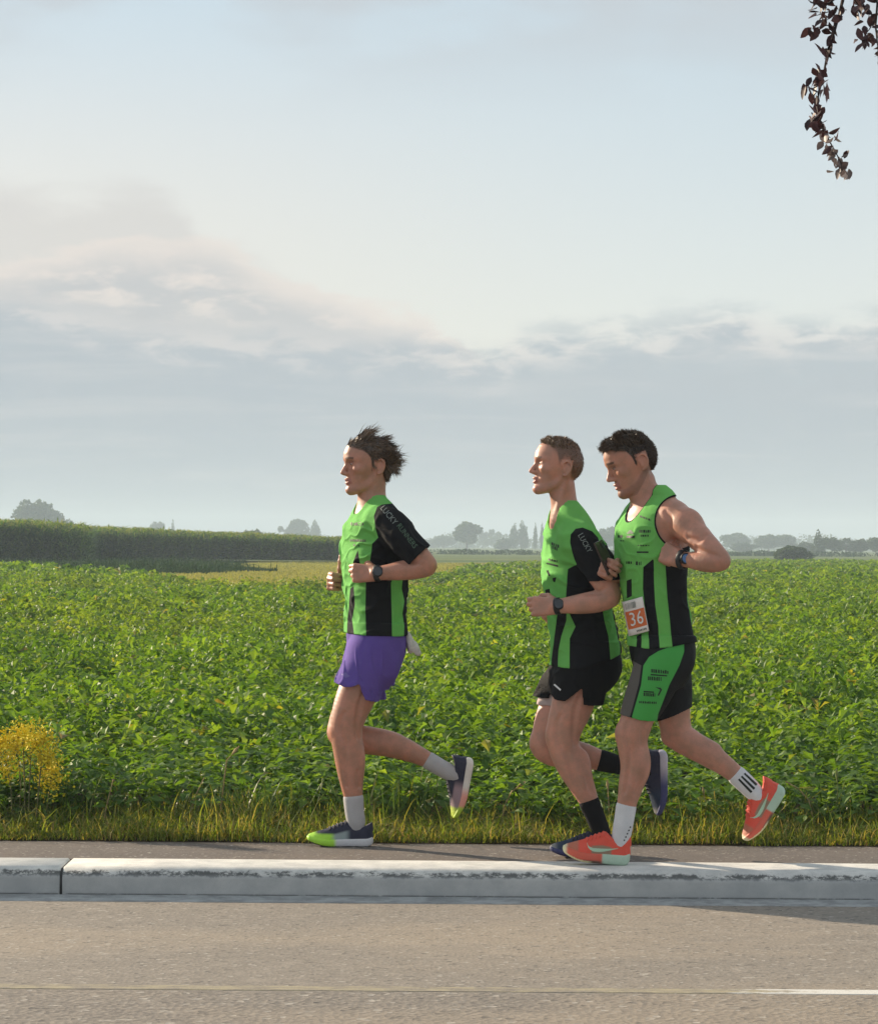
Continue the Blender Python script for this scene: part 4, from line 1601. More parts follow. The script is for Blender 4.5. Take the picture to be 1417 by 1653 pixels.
def place2(V, cx, cy, ang=0.0, sx_=1.0, sy_=1.0, shear=0.0):
    """text units (y up) -> photograph pixels (y down), turned by ang degrees clockwise"""
    a = R_(ang)
    out = []
    for x, y in V:
        x, y = (x + y * shear) * sx_, -y * sy_
        out.append((cx + x * math.cos(a) - y * math.sin(a), cy + x * math.sin(a) + y * math.cos(a)))
    return out


def bvh_of(V, F):
    return BVHTree.FromPolygons([tuple(v) for v in V], [tuple(int(i) for i in f) for f in F])


def strands(name, roots, normals, dirs, lens, w, mat, seed, curl=0.0, grav=0.0, lift=0.55):
    """hair: tapered ribbons of four stations"""
    r = np.random.default_rng(seed)
    n = len(roots)
    lens = np.asarray(lens).reshape(-1, 1)
    d0 = norm(normals * lift + dirs * 0.8 + r.normal(0, 0.12, (n, 3)))
    d1 = norm(dirs + normals * 0.12 + r.normal(0, 0.16 + curl, (n, 3)) + np.array([0, 0, -grav]))
    d2 = norm(dirs - normals * 0.10 + r.normal(0, 0.22 + curl, (n, 3)) + np.array([0, 0, -1.6 * grav]))
    p0 = roots - normals * 0.002
    p1 = p0 + d0 * lens * 0.33
    p2 = p1 + d1 * lens * 0.36
    p3 = p2 + d2 * lens * 0.31
    s = norm(np.cross(d1, normals + r.normal(0, 0.9, (n, 3))))
    V = []
    for p, ww in ((p0, 1.0), (p1, 1.0), (p2, 0.75), (p3, 0.10)):
        V += [p - s * (w * ww / 2), p + s * (w * ww / 2)]
    V = np.stack(V, 1).reshape(-1, 3)
    b = (np.arange(n) * 8).reshape(-1, 1)
    F = np.concatenate([b + np.array([[0, 1, 3, 2]]), b + np.array([[2, 3, 5, 4]]), b + np.array([[4, 5, 7, 6]])], 0)
    me = mesh_np(name, V, F, mat)
    fattr(me, 'rnd', np.repeat(r.uniform(0, 1, n), 8))
    return me


# ---- shoes: built lying flat (s toe-ward, w sideways, u up), then set on a frame
def shoe(run, heel, toe, up, ycen, length, cols, sole_h=(0.040, 0.030), name='shoe', label=None, lace=None, collar=0.110, splay=0.0, hs=1.0):
    """heel/toe = ends of the sole line in photograph pixels at depth ycen; up = rough direction from sole to laces"""
    hp, tp = run.P(heel[0], heel[1], ycen), run.P(toe[0], toe[1], ycen)
    t = norm(tp - hp)
    t = norm(t + np.array([0, splay, 0]))
    L = np.linalg.norm(tp - hp) if length is None else length
    upv = np.array([up[0], 0, up[1]], float)
    upv = norm(upv - t * (upv @ t))
    w = np.cross(upv, t)
    k = L / 0.285
    vox = 0.0026
    S = np.array([(-0.004, 0.014), (0.004, 0.028), (0.02, 0.037), (0.05, 0.039), (0.10, 0.034), (0.14, 0.036), (0.19, 0.046), (0.225, 0.047), (0.255, 0.044), (0.275, 0.034), (0.284, 0.024), (0.290, 0.010)])

    def halfw(s):
        return np.interp(s, S[:, 0], S[:, 1])

    def rocker(s):
        return 0.030 * np.clip((s - 0.17) / 0.115, 0, 1) ** 2.0 + 0.010 * np.clip((0.03 - s) / 0.03, 0, 1) ** 2

    def thick(s):
        return np.interp(s, [0, 0.05, 0.14, 0.22, 0.285], [sole_h[0], sole_h[0], (sole_h[0] + sole_h[1]) / 2, sole_h[1], sole_h[1] * 0.85])
    # sole
    g = Grid((-0.02, -0.06, -0.008), (0.305, 0.06, 0.085), vox)
    X, Y, Z = g.ax[0][:, None, None], g.ax[1][None, :, None], g.ax[2][None, None, :]
    hw = halfw(X) - 0.0 * Y
    bot = rocker(X)
    top = bot * 0.82 + thick(X)
    mid, hh = (bot + top) / 2, (top - bot) / 2
    bulge = hw + 0.004 * (1 - ((Z - mid) / np.maximum(hh, 0.004)) ** 2) - 0.003
    d1 = np.abs(Y) - bulge
    d2 = np.abs(Z - mid) - hh
    end = np.maximum(-0.004 - X, X - 0.287)
    g.a = smax(smax(d1, d2, 0.010), end, 0.012).astype(np.float32)
    V, F = g.mesh()
    V = relax(V, F, 1)
    obs = []

    def place(V):
        return hp + (V[:, :1] * t + V[:, 1:2] * w + V[:, 2:3] * upv * hs) * k

    me = mesh_np('sole', place(V), F, M_sole)
    cattr(me, 'Col', cols['sole'](V))
    sole = (me, place(V), F)
    # upper
    g = Grid((-0.02, -0.06, 0.005), (0.30, 0.06, 0.135), vox)
    X, Y, Z = g.ax[0][:, None, None], g.ax[1][None, :, None], g.ax[2][None, None, :]
    Hh = np.interp(X, [-0.01, 0.0, 0.03, 0.055, 0.085, 0.11, 0.15, 0.20, 0.25, 0.275, 0.290], [0.085, collar, 0.094, 0.084, 0.100, 0.114, 0.101, 0.081, 0.067, 0.060, 0.052])
    Ww = np.maximum(halfw(X) - 0.003, 0.004) * np.interp(X, [0, 0.05, 0.12, 0.2, 0.3], [0.97, 0.98, 0.97, 0.98, 0.98])
    base = rocker(X) * 0.82 + thick(X) - 0.012
    zz = np.clip((Z - base) / np.maximum(Hh - base, 0.01), 0, 2)
    narrow = np.interp(X, [0, 0.06, 0.12, 0.18, 0.26], [0.14, 0.14, 0.36, 0.62, 0.75])
    wz = Ww * (1 - narrow * np.clip(zz, 0, 1.0) ** 1.6)
    d1 = np.abs(Y) - wz
    d2 = Z - (Hh - 0.25 * np.abs(Y) * np.clip((X - 0.08) / 0.05, 0, 1))
    d3 = base - Z
    end = np.maximum(-0.006 + 0.16 * (Z - 0.04) * (Z < 0.07) - X, X - 0.286)
    g.a = smax(smax(smax(d1, d2, 0.022), end, 0.014), d3, 0.004).astype(np.float32)
    # throat of the shoe
    g.ell((0.050, 0, 0.126), (0.047, 0.030, 0.048), 0.006, None, True)
    V, F = g.mesh()
    V = relax(V, F, 1)
    me2 = mesh_np('upper', place(V), F, M_shoe)
    cattr(me2, 'Col', cols['upper'](V))
    bv = bvh_of(V, F)
    root = put(name, me2, run.root)
    if label:
        root['label'] = label
    put('sole', sole[0], root)

    def side(poly, mat, nm, sgn):
        """overlay drawn in (s, u) metres on the side facing -Y (sgn -1) of the finished shoe"""
        out = []
        ws = -1.0 if (w[1] > 0) == (sgn < 0) else 1.0
        for s_, u_ in poly:
            hit, nn, _, _ = bv.ray_cast(Vector((s_, ws * 0.2, u_)), Vector((0, -ws, 0)))
            if hit is None:
                hit, nn, _, _ = bv.find_nearest(Vector((s_, ws * 0.05, u_)))
            out.append(hit + nn * 0.0016)
        vv = place(np.array([tuple(h) for h in out]))
        m = bpy.data.meshes.new(nm)
        n2 = len(poly) // 2
        m.from_pydata([tuple(q) for q in vv], [], [(i, i + 1, 2 * n2 - 2 - i, 2 * n2 - 1 - i) for i in range(n2 - 1)])
        m.materials.append(mat)
        put(nm, m, root)
    if lace:
        for i in range(5):
            s_ = 0.118 + i * 0.017
            pts = []
            for j in range(7):
                y_ = -0.021 + 0.007 * j
                hit, nn, _, _ = bv.ray_cast(Vector((s_ + 0.004 * math.sin(j), y_, 0.3)), Vector((0, 0, -1)))
                if hit is not None:
                    pts.append(hit + nn * 0.0015)
            if len(pts) > 2:
                TV, TF = tube(pts, [0.0026] * len(pts), 5)
                me3 = mesh_np('lace', place(np.array([tuple(q) for q in TV])), TF, lace)
                put('lace', me3, root)
    return root, side


def colour_blend(V, rules, base):
    """vertex colours: rules = (mask function of s, w, u -> 0..1, colour)"""
    c = np.tile(np.array([*base, 1.0]), (len(V), 1))
    for f, colr in rules:
        m = np.clip(f(V[:, 0], V[:, 1], V[:, 2]), 0, 1)[:, None]
        c = c * (1 - m) + np.array([*colr, 1.0]) * m
    return c


def ss(x, a, b):
    t = np.clip((x - a) / (b - a), 0, 1)
    return t * t * (3 - 2 * t)
# ------------------------------------------------------------------ runners


def curve_on_x(run, pts):
    """photograph polyline -> function of body-frame x giving z"""
    q = np.array([run.P(px, py)[[0, 2]] for px, py in pts])
    q = q[np.argsort(q[:, 0], kind='stable')]
    return lambda X: np.interp(X, q[:, 0], q[:, 1])


def ring_mesh(c, axis, r, width, thick, n=28, squash=1.0):
    c, a = Vector(c), Vector(axis).normalized()
    u = a.cross(Vector((0, 0, 1))).normalized()
    v = a.cross(u)
    V, F = [], []
    prof_ = [(-width / 2, 0), (-width / 2 * 0.8, thick), (width / 2 * 0.8, thick), (width / 2, 0)]
    for i in range(n):
        t = 2 * math.pi * i / n
        for s, h in prof_:
            V.append(c + a * s + (u * math.cos(t) + v * math.sin(t) * squash) * (r + h))
    for i in range(n):
        j = (i + 1) % n
        for k in range(3):
            F.append((i * 4 + k, j * 4 + k, j * 4 + k + 1, i * 4 + k + 1))
    return V, F


def disc_mesh(c, nrm, r, h, n=24):
    c, a = Vector(c), Vector(nrm).normalized()
    u = a.cross(Vector((0.1, 0, 1))).normalized()
    v = a.cross(u)
    V, F = [], []
    for s, rr in ((0, r), (h * 0.75, r), (h, r * 0.86), (h, 0.0001)):
        for i in range(n):
            t = 2 * math.pi * i / n
            V.append(c + a * s + (u * math.cos(t) + v * math.sin(t)) * rr)
    for k in range(3):
        for i in range(n):
            j = (i + 1) % n
            F.append((k * n + i, k * n + j, (k + 1) * n + j, (k + 1) * n + i))
    return V, F


def watch(run, c, axis, r, out, glass):
    V, F = ring_mesh(c, axis, r, 0.024, 0.004)
    w = put('watch', mesh_np('watch', V, F, M_strap), run.root)
    out = Vector(out).normalized()
    V, F = disc_mesh(Vector(c) + out * (r - 0.002), out, 0.0225, 0.013)
    cs = put('watch_case', mesh_np('watch_case', V, F, M_strap, False), w)
    V, F = disc_mesh(Vector(c) + out * (r + 0.0105), out, 0.0175, 0.0015)
    put('watch_glass', mesh_np('watch_glass', V, F, glass, False), w)


def marks(x0, x1, y, h, seed, slant=0.0, gap=(0.8, 1.6), wd=(1.4, 3.2)):
    """a line of small unreadable print: short upright strokes, as photograph quads"""
    r = random.Random(seed)
    V, F = [], []
    x = x0
    while x < x1:
        w = r.uniform(*wd)
        hh = h * r.choice((1.0, 1.0, 0.7))
        yy = y + slant * (x - x0)
        o = len(V)
        V += [(x, yy - hh / 2), (min(x + w, x1), yy - hh / 2 + slant * w), (min(x + w, x1), yy + h / 2 + slant * w), (x, yy + h / 2)]
        F.append((o, o + 1, o + 2, o + 3))
        x += w + r.uniform(*gap)
    return V, F


def folds(seed, amp, stretch=(0.75, 0.6, 1.25)):
    """cloth creases: soft waves plus narrow ridges where a wave crosses zero"""
    w1, w2, w3, w4 = WV(seed, 6, 22, 48, stretch), WV(seed + 1, 5, 26, 52, stretch), WV(seed + 2, 4, 10, 22, (1, 1, 1)), WV(seed + 3, 5, 40, 80, stretch)

    def f(X, Y, Z):
        m = np.clip(0.5 + 1.3 * w3(X, Y, Z), 0, 1)
        m2 = 1 - m
        return -amp * (0.45 * w1(X, Y, Z) + 0.42 * m * np.exp(-(w2(X, Y, Z) / 0.13) ** 2) + 0.30 * m2 * np.exp(-(w4(X, Y, Z) / 0.15) ** 2) - 0.15)
    return f


def build_runner(c):
    run = Runner(c['px0'], c['dc'], c['label'], c['skin'], c['hairm'], c['seed'])
    psi = c['psi']
    pts = c['legs'][0] + c['legs'][1] + c['arms'][0] + c['arms'][1] + [(p[0], p[1], 0, 30) for p in c['extent']]
    q = np.array([run.P(p[0], p[1]) for p in pts])
    lo = (q[:, 0].min() - 0.16, -0.47, -0.02)
    hi = (q[:, 0].max() + 0.16, 0.40, 1.86)
    g = Grid(lo, hi, VOX)
    f, a, b = run.loft(c['shirt'] + c['pelvis'], psi, c['inset'])
    g.add(f, a, b, 0.0)
    g.chain(run.C4(c['neck']), 0.030)
    for leg in c['legs']:
        g.chain(run.C4(leg), 0.020)
    for arm in c['arms']:
        g.chain(run.C4(arm[:3]), 0.040)
        g.chain(run.C4(arm[2:]), 0.006)
    for px, py, y_, rr, k_ in c.get('bumps', []):
        g.ell(run.P(px, py, y_), [q * run.mpp for q in rr], k_)
    for path in c.get('grooves', []):
        st = []
        for px, py, rr in path:
            p = run.P(px, py, -0.15)
            i = np.clip(np.round((p - g.lo) / g.h).astype(int), 0, g.n - 1)
            col_ = g.a[i[0], :, i[2]]
            j = np.argmax(col_ < 0)
            if col_[j] < 0:
                st.append((p[0], g.ax[1][j] - rr * run.mpp * 0.35, p[2], rr * run.mpp))
        if len(st) > 1:
            t3 = Grid(np.min(np.array(st)[:, :3], 0) - 0.05, np.max(np.array(st)[:, :3], 0) + 0.05, g.h)
            t3.chain(st, 0.0, 0.006)
            sl, X, Y, Z = g.win(t3.lo + g.h, t3.lo + t3.h * (t3.n - 2))
            shp = g.a[sl].shape
            PP = np.stack([np.broadcast_to(q_, shp).ravel() for q_ in (X, Y, Z)], 1)
            g.a[sl] = smax(g.a[sl], -t3.sample(PP).reshape(shp).astype(np.float32), 0.016)
    run.head_frame(*c['head'])
    run.merge(g, run.head(g), 0.012)
    nb = run.C4(c['neck'])[-1]
    for sd in (-1, 1):      # neck muscle from behind the ear to the collarbone
        p0, p1 = run.H(-0.030, sd * 0.050, -0.034), np.array([nb[0] - 0.046, sd * 0.018 - 0.01, nb[2] + 0.012])
        pm = (p0 + p1) / 2 + np.array([0, sd * 0.012, 0])
        g.chain([(*p0, 0.010), (*pm, 0.0115), (*p1, 0.008)], 0.016)
    for h in c['hands']:
        arm = c['arms'][h['arm']]
        W = run.C4([arm[-1]])[0][:3]
        K = run.P(*h['K'])
        run.hand(g, W, K, h['n'], h['v'], h.get('curl', (60, 80, 50)), h.get('thumb', 'over'), h.get('sc', 1.0), h.get('spread', 0.0))
    V, F = g.mesh()
    V = relax(V, F, 2, 0.45)
    N = vnormals(V, F)
    me = mesh_np('body', V, F, c['skin'])
    fh, lh, zh = run.toH(V)
    inhead = (np.abs(lh) < 0.1) & (np.abs(fh) < 0.14) & (zh > -0.12) & (zh < 0.15)
    hl = np.array(c['hairline'])
    zl = np.interp(fh, hl[:, 0], hl[:, 1])
    ear = (np.abs(lh) > 0.0715) & (np.abs(fh + 0.023) < 0.026) & (zh < 0.042)
    scalp = np.where(inhead & ~ear, ss(zh - zl, -0.006, c.get('soft', 0.010)), 0.0)
    lip = np.where(inhead & (fh > 0.083) & (np.abs(lh) < 0.024), ss(0.0135 - np.abs(zh + 0.0548), 0.0, 0.004), 0)
    brow = np.where(inhead & (fh > 0.060) & (np.abs(lh) > 0.010) & (np.abs(lh) < 0.052), ss(0.0062 - np.abs(zh - 0.0425 + 0.10 * np.maximum(0, np.abs(lh) - 0.032)), 0, 0.003), 0) * 0.9
    eyel = np.where(inhead & (fh > 0.070) & (np.abs(np.abs(lh) - 0.031) < 0.016), ss(0.0028 - np.abs(zh - 0.0205), 0, 0.002), 0) * 0.7
    bd = np.array(c['beard_line'])
    zb = np.interp(fh, bd[:, 0], bd[:, 1])
    beard = np.where(inhead & (zh > -0.112) & (zh > -0.112 + 0.9 * (0.045 - fh) * (fh < 0.045)), ss(zb - zh, -0.004, 0.010), 0) * c['beard'] * (1 - np.clip(lip, 0, 1))
    mous = np.where(inhead & (fh > 0.088) & (np.abs(lh) < 0.03), ss(0.008 - np.abs(zh + 0.0375), 0, 0.004), 0) * c['beard'] * 0.8
    fattr(me, 'scalp', scalp * c['scalp'])
    fattr(me, 'lip', lip * 0.75)
    fattr(me, 'beard', np.maximum(np.maximum(brow, eyel), np.maximum(beard, mous)))
    body = put('body', me, run.root)
    run.eyes()
    # hair
    r = np.random.default_rng(c['seed'])
    idx = np.where(scalp > 0.35)[0]
    VH = []
    first = None
    for hs in c['hair']:
        m = hs['mask'](fh[idx], lh[idx], zh[idx])
        pick = idx[m]
        if len(pick) == 0:
            continue
        pick = r.choice(pick, hs['n'])
        d = hs['dir'](fh[pick], lh[pick], zh[pick])
        dirs = norm(d[0][:, None] * run.hf + d[1][:, None] * run.hl + d[2][:, None] * run.hz)
        # strands gather into locks
        cl = np.round((V[pick] + 3) / hs.get('clump', 0.02)).astype(int)
        key = (cl[:, 0] * 73 + cl[:, 1] * 179 + cl[:, 2] * 283) % 997
        jit = np.random.default_rng(5).normal(0, hs.get('cj', 0.25), (997, 3))
        ln = r.uniform(*hs['len'], hs['n'])
        ob = put('hair', strands('hair', V[pick] + r.normal(0, 0.002, (hs['n'], 3)), N[pick], norm(dirs + jit[key]), ln, hs.get('w', 0.003), c['hairm'], c['seed'] + hs['n'], hs.get('curl', 0), hs.get('grav', 0), hs.get('lift', 0.55)), run.root if first is None else first)
        if first is None:
            first = ob
        else:
            ob.name = 'lock'
    # shorts
    vx = 0.0040
    s = c['shorts']
    qx = [run.P(p[0], p[1]) for p in s['tubes'][0] + s['tubes'][1]] + [run.P(t[1], t[0]) for t in s['loft']] + [run.P(t[2], t[0]) for t in s['loft']]
    qx = np.array(qx)
    gs = Grid((qx[:, 0].min() - 0.14, -0.34, qx[:, 2].min() - 0.16), (qx[:, 0].max() + 0.14, 0.34, qx[:, 2].max() + 0.02), vx)
    f, a, b = run.loft(s['loft'], psi * 0.4, s.get('inset', 0.006))
    gs.add(f, a, b, 0.0)
    for tb in s['tubes']:
        gs.chain(run.C4(tb), 0.03)
    X, Y, Z = gs.ax[0][:, None, None], gs.ax[1][None, :, None], gs.ax[2][None, None, :]
    ztop = run.P(*s['hem'][0][0])[2] * 0.35 + qx[:, 2].max() * 0.65
    gs.a = gs.a + (folds(c['seed'] + 9, s.get('fold', 0.0), (1.3, 0.8, 0.5))(X, Y, Z) * np.clip((ztop - Z) / 0.05, 0, 1)).astype(np.float32)
    run.cover(gs, g, 0.007)
    gsh = Grid(gs.lo, gs.lo + gs.h * (gs.n - 1.5), gs.h)
    gsh.a = gs.a.copy()
    hn, hf_ = curve_on_x(run, s['hem'][0]), curve_on_x(run, s['hem'][1])
    hemf = lambda X, Y, Z: np.where(Y < 0.0, hn(X), hf_(X)) - Z
    run.hollow(gs, gs.a.copy(), hemf, s.get('depth', 0.05), s.get('thick', 0.007))
    HV, HF = gs.mesh()
    HV = relax(HV, HF, 1)
    me = mesh_np('shorts', HV, HF, s['mat'])
    ux, uy = run.topx(HV)
    if 'm1' in s:
        near = np.where(HV[:, 1] < 0.02, 0, 0.05)
        fattr(me, 'm1', polys_sd(ux, uy, s['m1']) * run.mpp + near)
        fattr(me, 'm2', polys_sd(ux, uy, s['m2']) * run.mpp + near)
    shorts = put('shorts', me, run.root)
    if s.get('label'):
        shorts['label'] = s['label']
    hbv = bvh_of(HV, HF)
    # shirt
    zs = [run.P(c['shirt'][0][1], t[0])[2] for t in c['shirt']]
    sx0 = min(run.P(t[1], t[0])[0] for t in c['shirt'])
    sx1 = max(run.P(t[2], t[0])[0] for t in c['shirt'])
    slo, shi = (sx0 - 0.06, -0.46, min(zs) - 0.03), (sx1 + 0.20, 0.34, max(zs) + 0.05)
    vx = 0.0040
    gs = Grid(slo, shi, vx)
    f, a, b = run.loft(c['shirt'], psi, 0.0)
    gs.add(f, a, b, 0.0)
    X, Y, Z = gs.ax[0][:, None, None], gs.ax[1][None, :, None], gs.ax[2][None, None, :]
    FO = (folds(c['seed'], c['fold'])(X, Y, Z) * np.clip((max(zs) - 0.06 - Z) / 0.08, 0, 1)).astype(np.float32)
    gs.a = gs.a + FO
    fb, _, _ = run.loft(c['shirt'] + c['pelvis'], psi, c['inset'])
    gs.a = smin(gs.a, (fb(X, Y, Z) - 0.004).astype(np.float32), 0.004)
    if c.get('over', True):
        sl, X2, Y2, Z2 = gs.win(gsh.lo + 0.01, gsh.lo + gsh.h * (gsh.n - 3))
        shp = gs.a[sl].shape
        PP = np.stack([np.broadcast_to(q_, shp).ravel() for q_ in (X2, Y2, Z2)], 1)
        gs.a[sl] = smin(gs.a[sl], gsh.sample(PP).reshape(shp).astype(np.float32) - 0.006, 0.010)
    for sv in c['sleeves']:
        g2 = Grid(slo, shi, vx)
        st = run.C4(sv['pts'])
        g2.chain(st, 0.0)
        e0, e1 = np.array(st[-1][:3]), np.array(st[-2][:3])
        dv = norm(e0 - e1 + np.array(sv.get('tilt', (0, 0, 0))))
        c_ = (X - e0[0]) * dv[0] + (Y - e0[1]) * dv[1] + (Z - e0[2]) * dv[2]
        outer = g2.a + FO * 0.7
        inner = np.maximum(outer + 0.008, -(c_ + 0.05))
        g2.a = np.maximum(np.maximum(outer, c_), -inner).astype(np.float32)
        gs.a = smin(gs.a, g2.a, sv.get('k', 0.030))
    hem = curve_on_x(run, c['hem'])
    hemf = lambda X, Y, Z: hem(X) - Z + 0 * Y
    cutd = None
    for cu in c['cuts']:
        g3 = Grid(slo, shi, vx)
        g3.chain(run.C4(cu), 0.0)
        gs.a = np.maximum(gs.a, -g3.a)
        cutd = g3.a if cutd is None else np.minimum(cutd, g3.a)
    run.hollow(gs, gs.a.copy(), hemf, 0.04, 0.007)
    SV, SF = gs.mesh()
    SV = relax(SV, SF, 1)
    me = mesh_np('shirt', SV, SF, M_shirt)
    ux, uy = run.topx(SV)
    m1 = polys_sd(ux, uy, c['black']) * run.mpp
    if c.get('trim') and cutd is not None:
        gt = Grid(slo, shi, vx)
        gt.a = cutd
        m1 = np.minimum(m1, gt.sample(SV) - 0.007)
    fattr(me, 'm1', m1)
    shirt = put('shirt', me, run.root)
    if c.get('shirt_label'):
        shirt['label'] = c['shirt_label']
    sbv = bvh_of(SV, SF)
    # socks
    socks = []
    for k, sk_ in enumerate(c['socks']):
        st = run.C4(sk_)
        A = np.array(st)
        R = A[:, 3].max() + 0.03
        gk = Grid(A[:, :3].min(0) - R, A[:, :3].max(0) + R, 0.0034)
        gk.chain([(x, y, z, r_ + 0.0035) for x, y, z, r_ in st], 0.0)
        KV, KF = gk.mesh()
        so_ = put('sock', mesh_np('sock', relax(KV, KF, 1), KF, c['sockm']), run.root)
        socks.append((so_, bvh_of(KV, KF)))
    return run, dict(shirt=shirt, sbv=sbv, shorts=shorts, hbv=hbv, socks=socks, body=body)


SK1 = mat_skin('skin_first', (0.42, 0.212, 0.142), (0.46, 0.205, 0.140), (0.050, 0.032, 0.022))
SK2 = mat_skin('skin_second', (0.46, 0.245, 0.172), (0.50, 0.230, 0.160), (0.105, 0.070, 0.050))
SK3 = mat_skin('skin_third', (0.43, 0.222, 0.150), (0.47, 0.212, 0.146), (0.030, 0.021, 0.016))
HM1 = mat_hair('hair_brown', (0.060, 0.038, 0.025), (0.20, 0.13, 0.082))
HM2 = mat_hair('hair_light_brown', (0.10, 0.064, 0.042), (0.30, 0.20, 0.12))
HM3 = mat_hair('hair_dark', (0.036, 0.025, 0.018), (0.150, 0.102, 0.066))
HAIRLINE = [(-0.11, -0.050), (-0.075, -0.052), (-0.050, -0.040), (-0.040, -0.005), (-0.034, 0.030), (-0.010, 0.034), (0.0, 0.006), (0.012, 0.004), (0.018, 0.040), (0.035, 0.062), (0.060, 0.076), (0.085, 0.086), (0.12, 0.09)]
one = np.ones_like

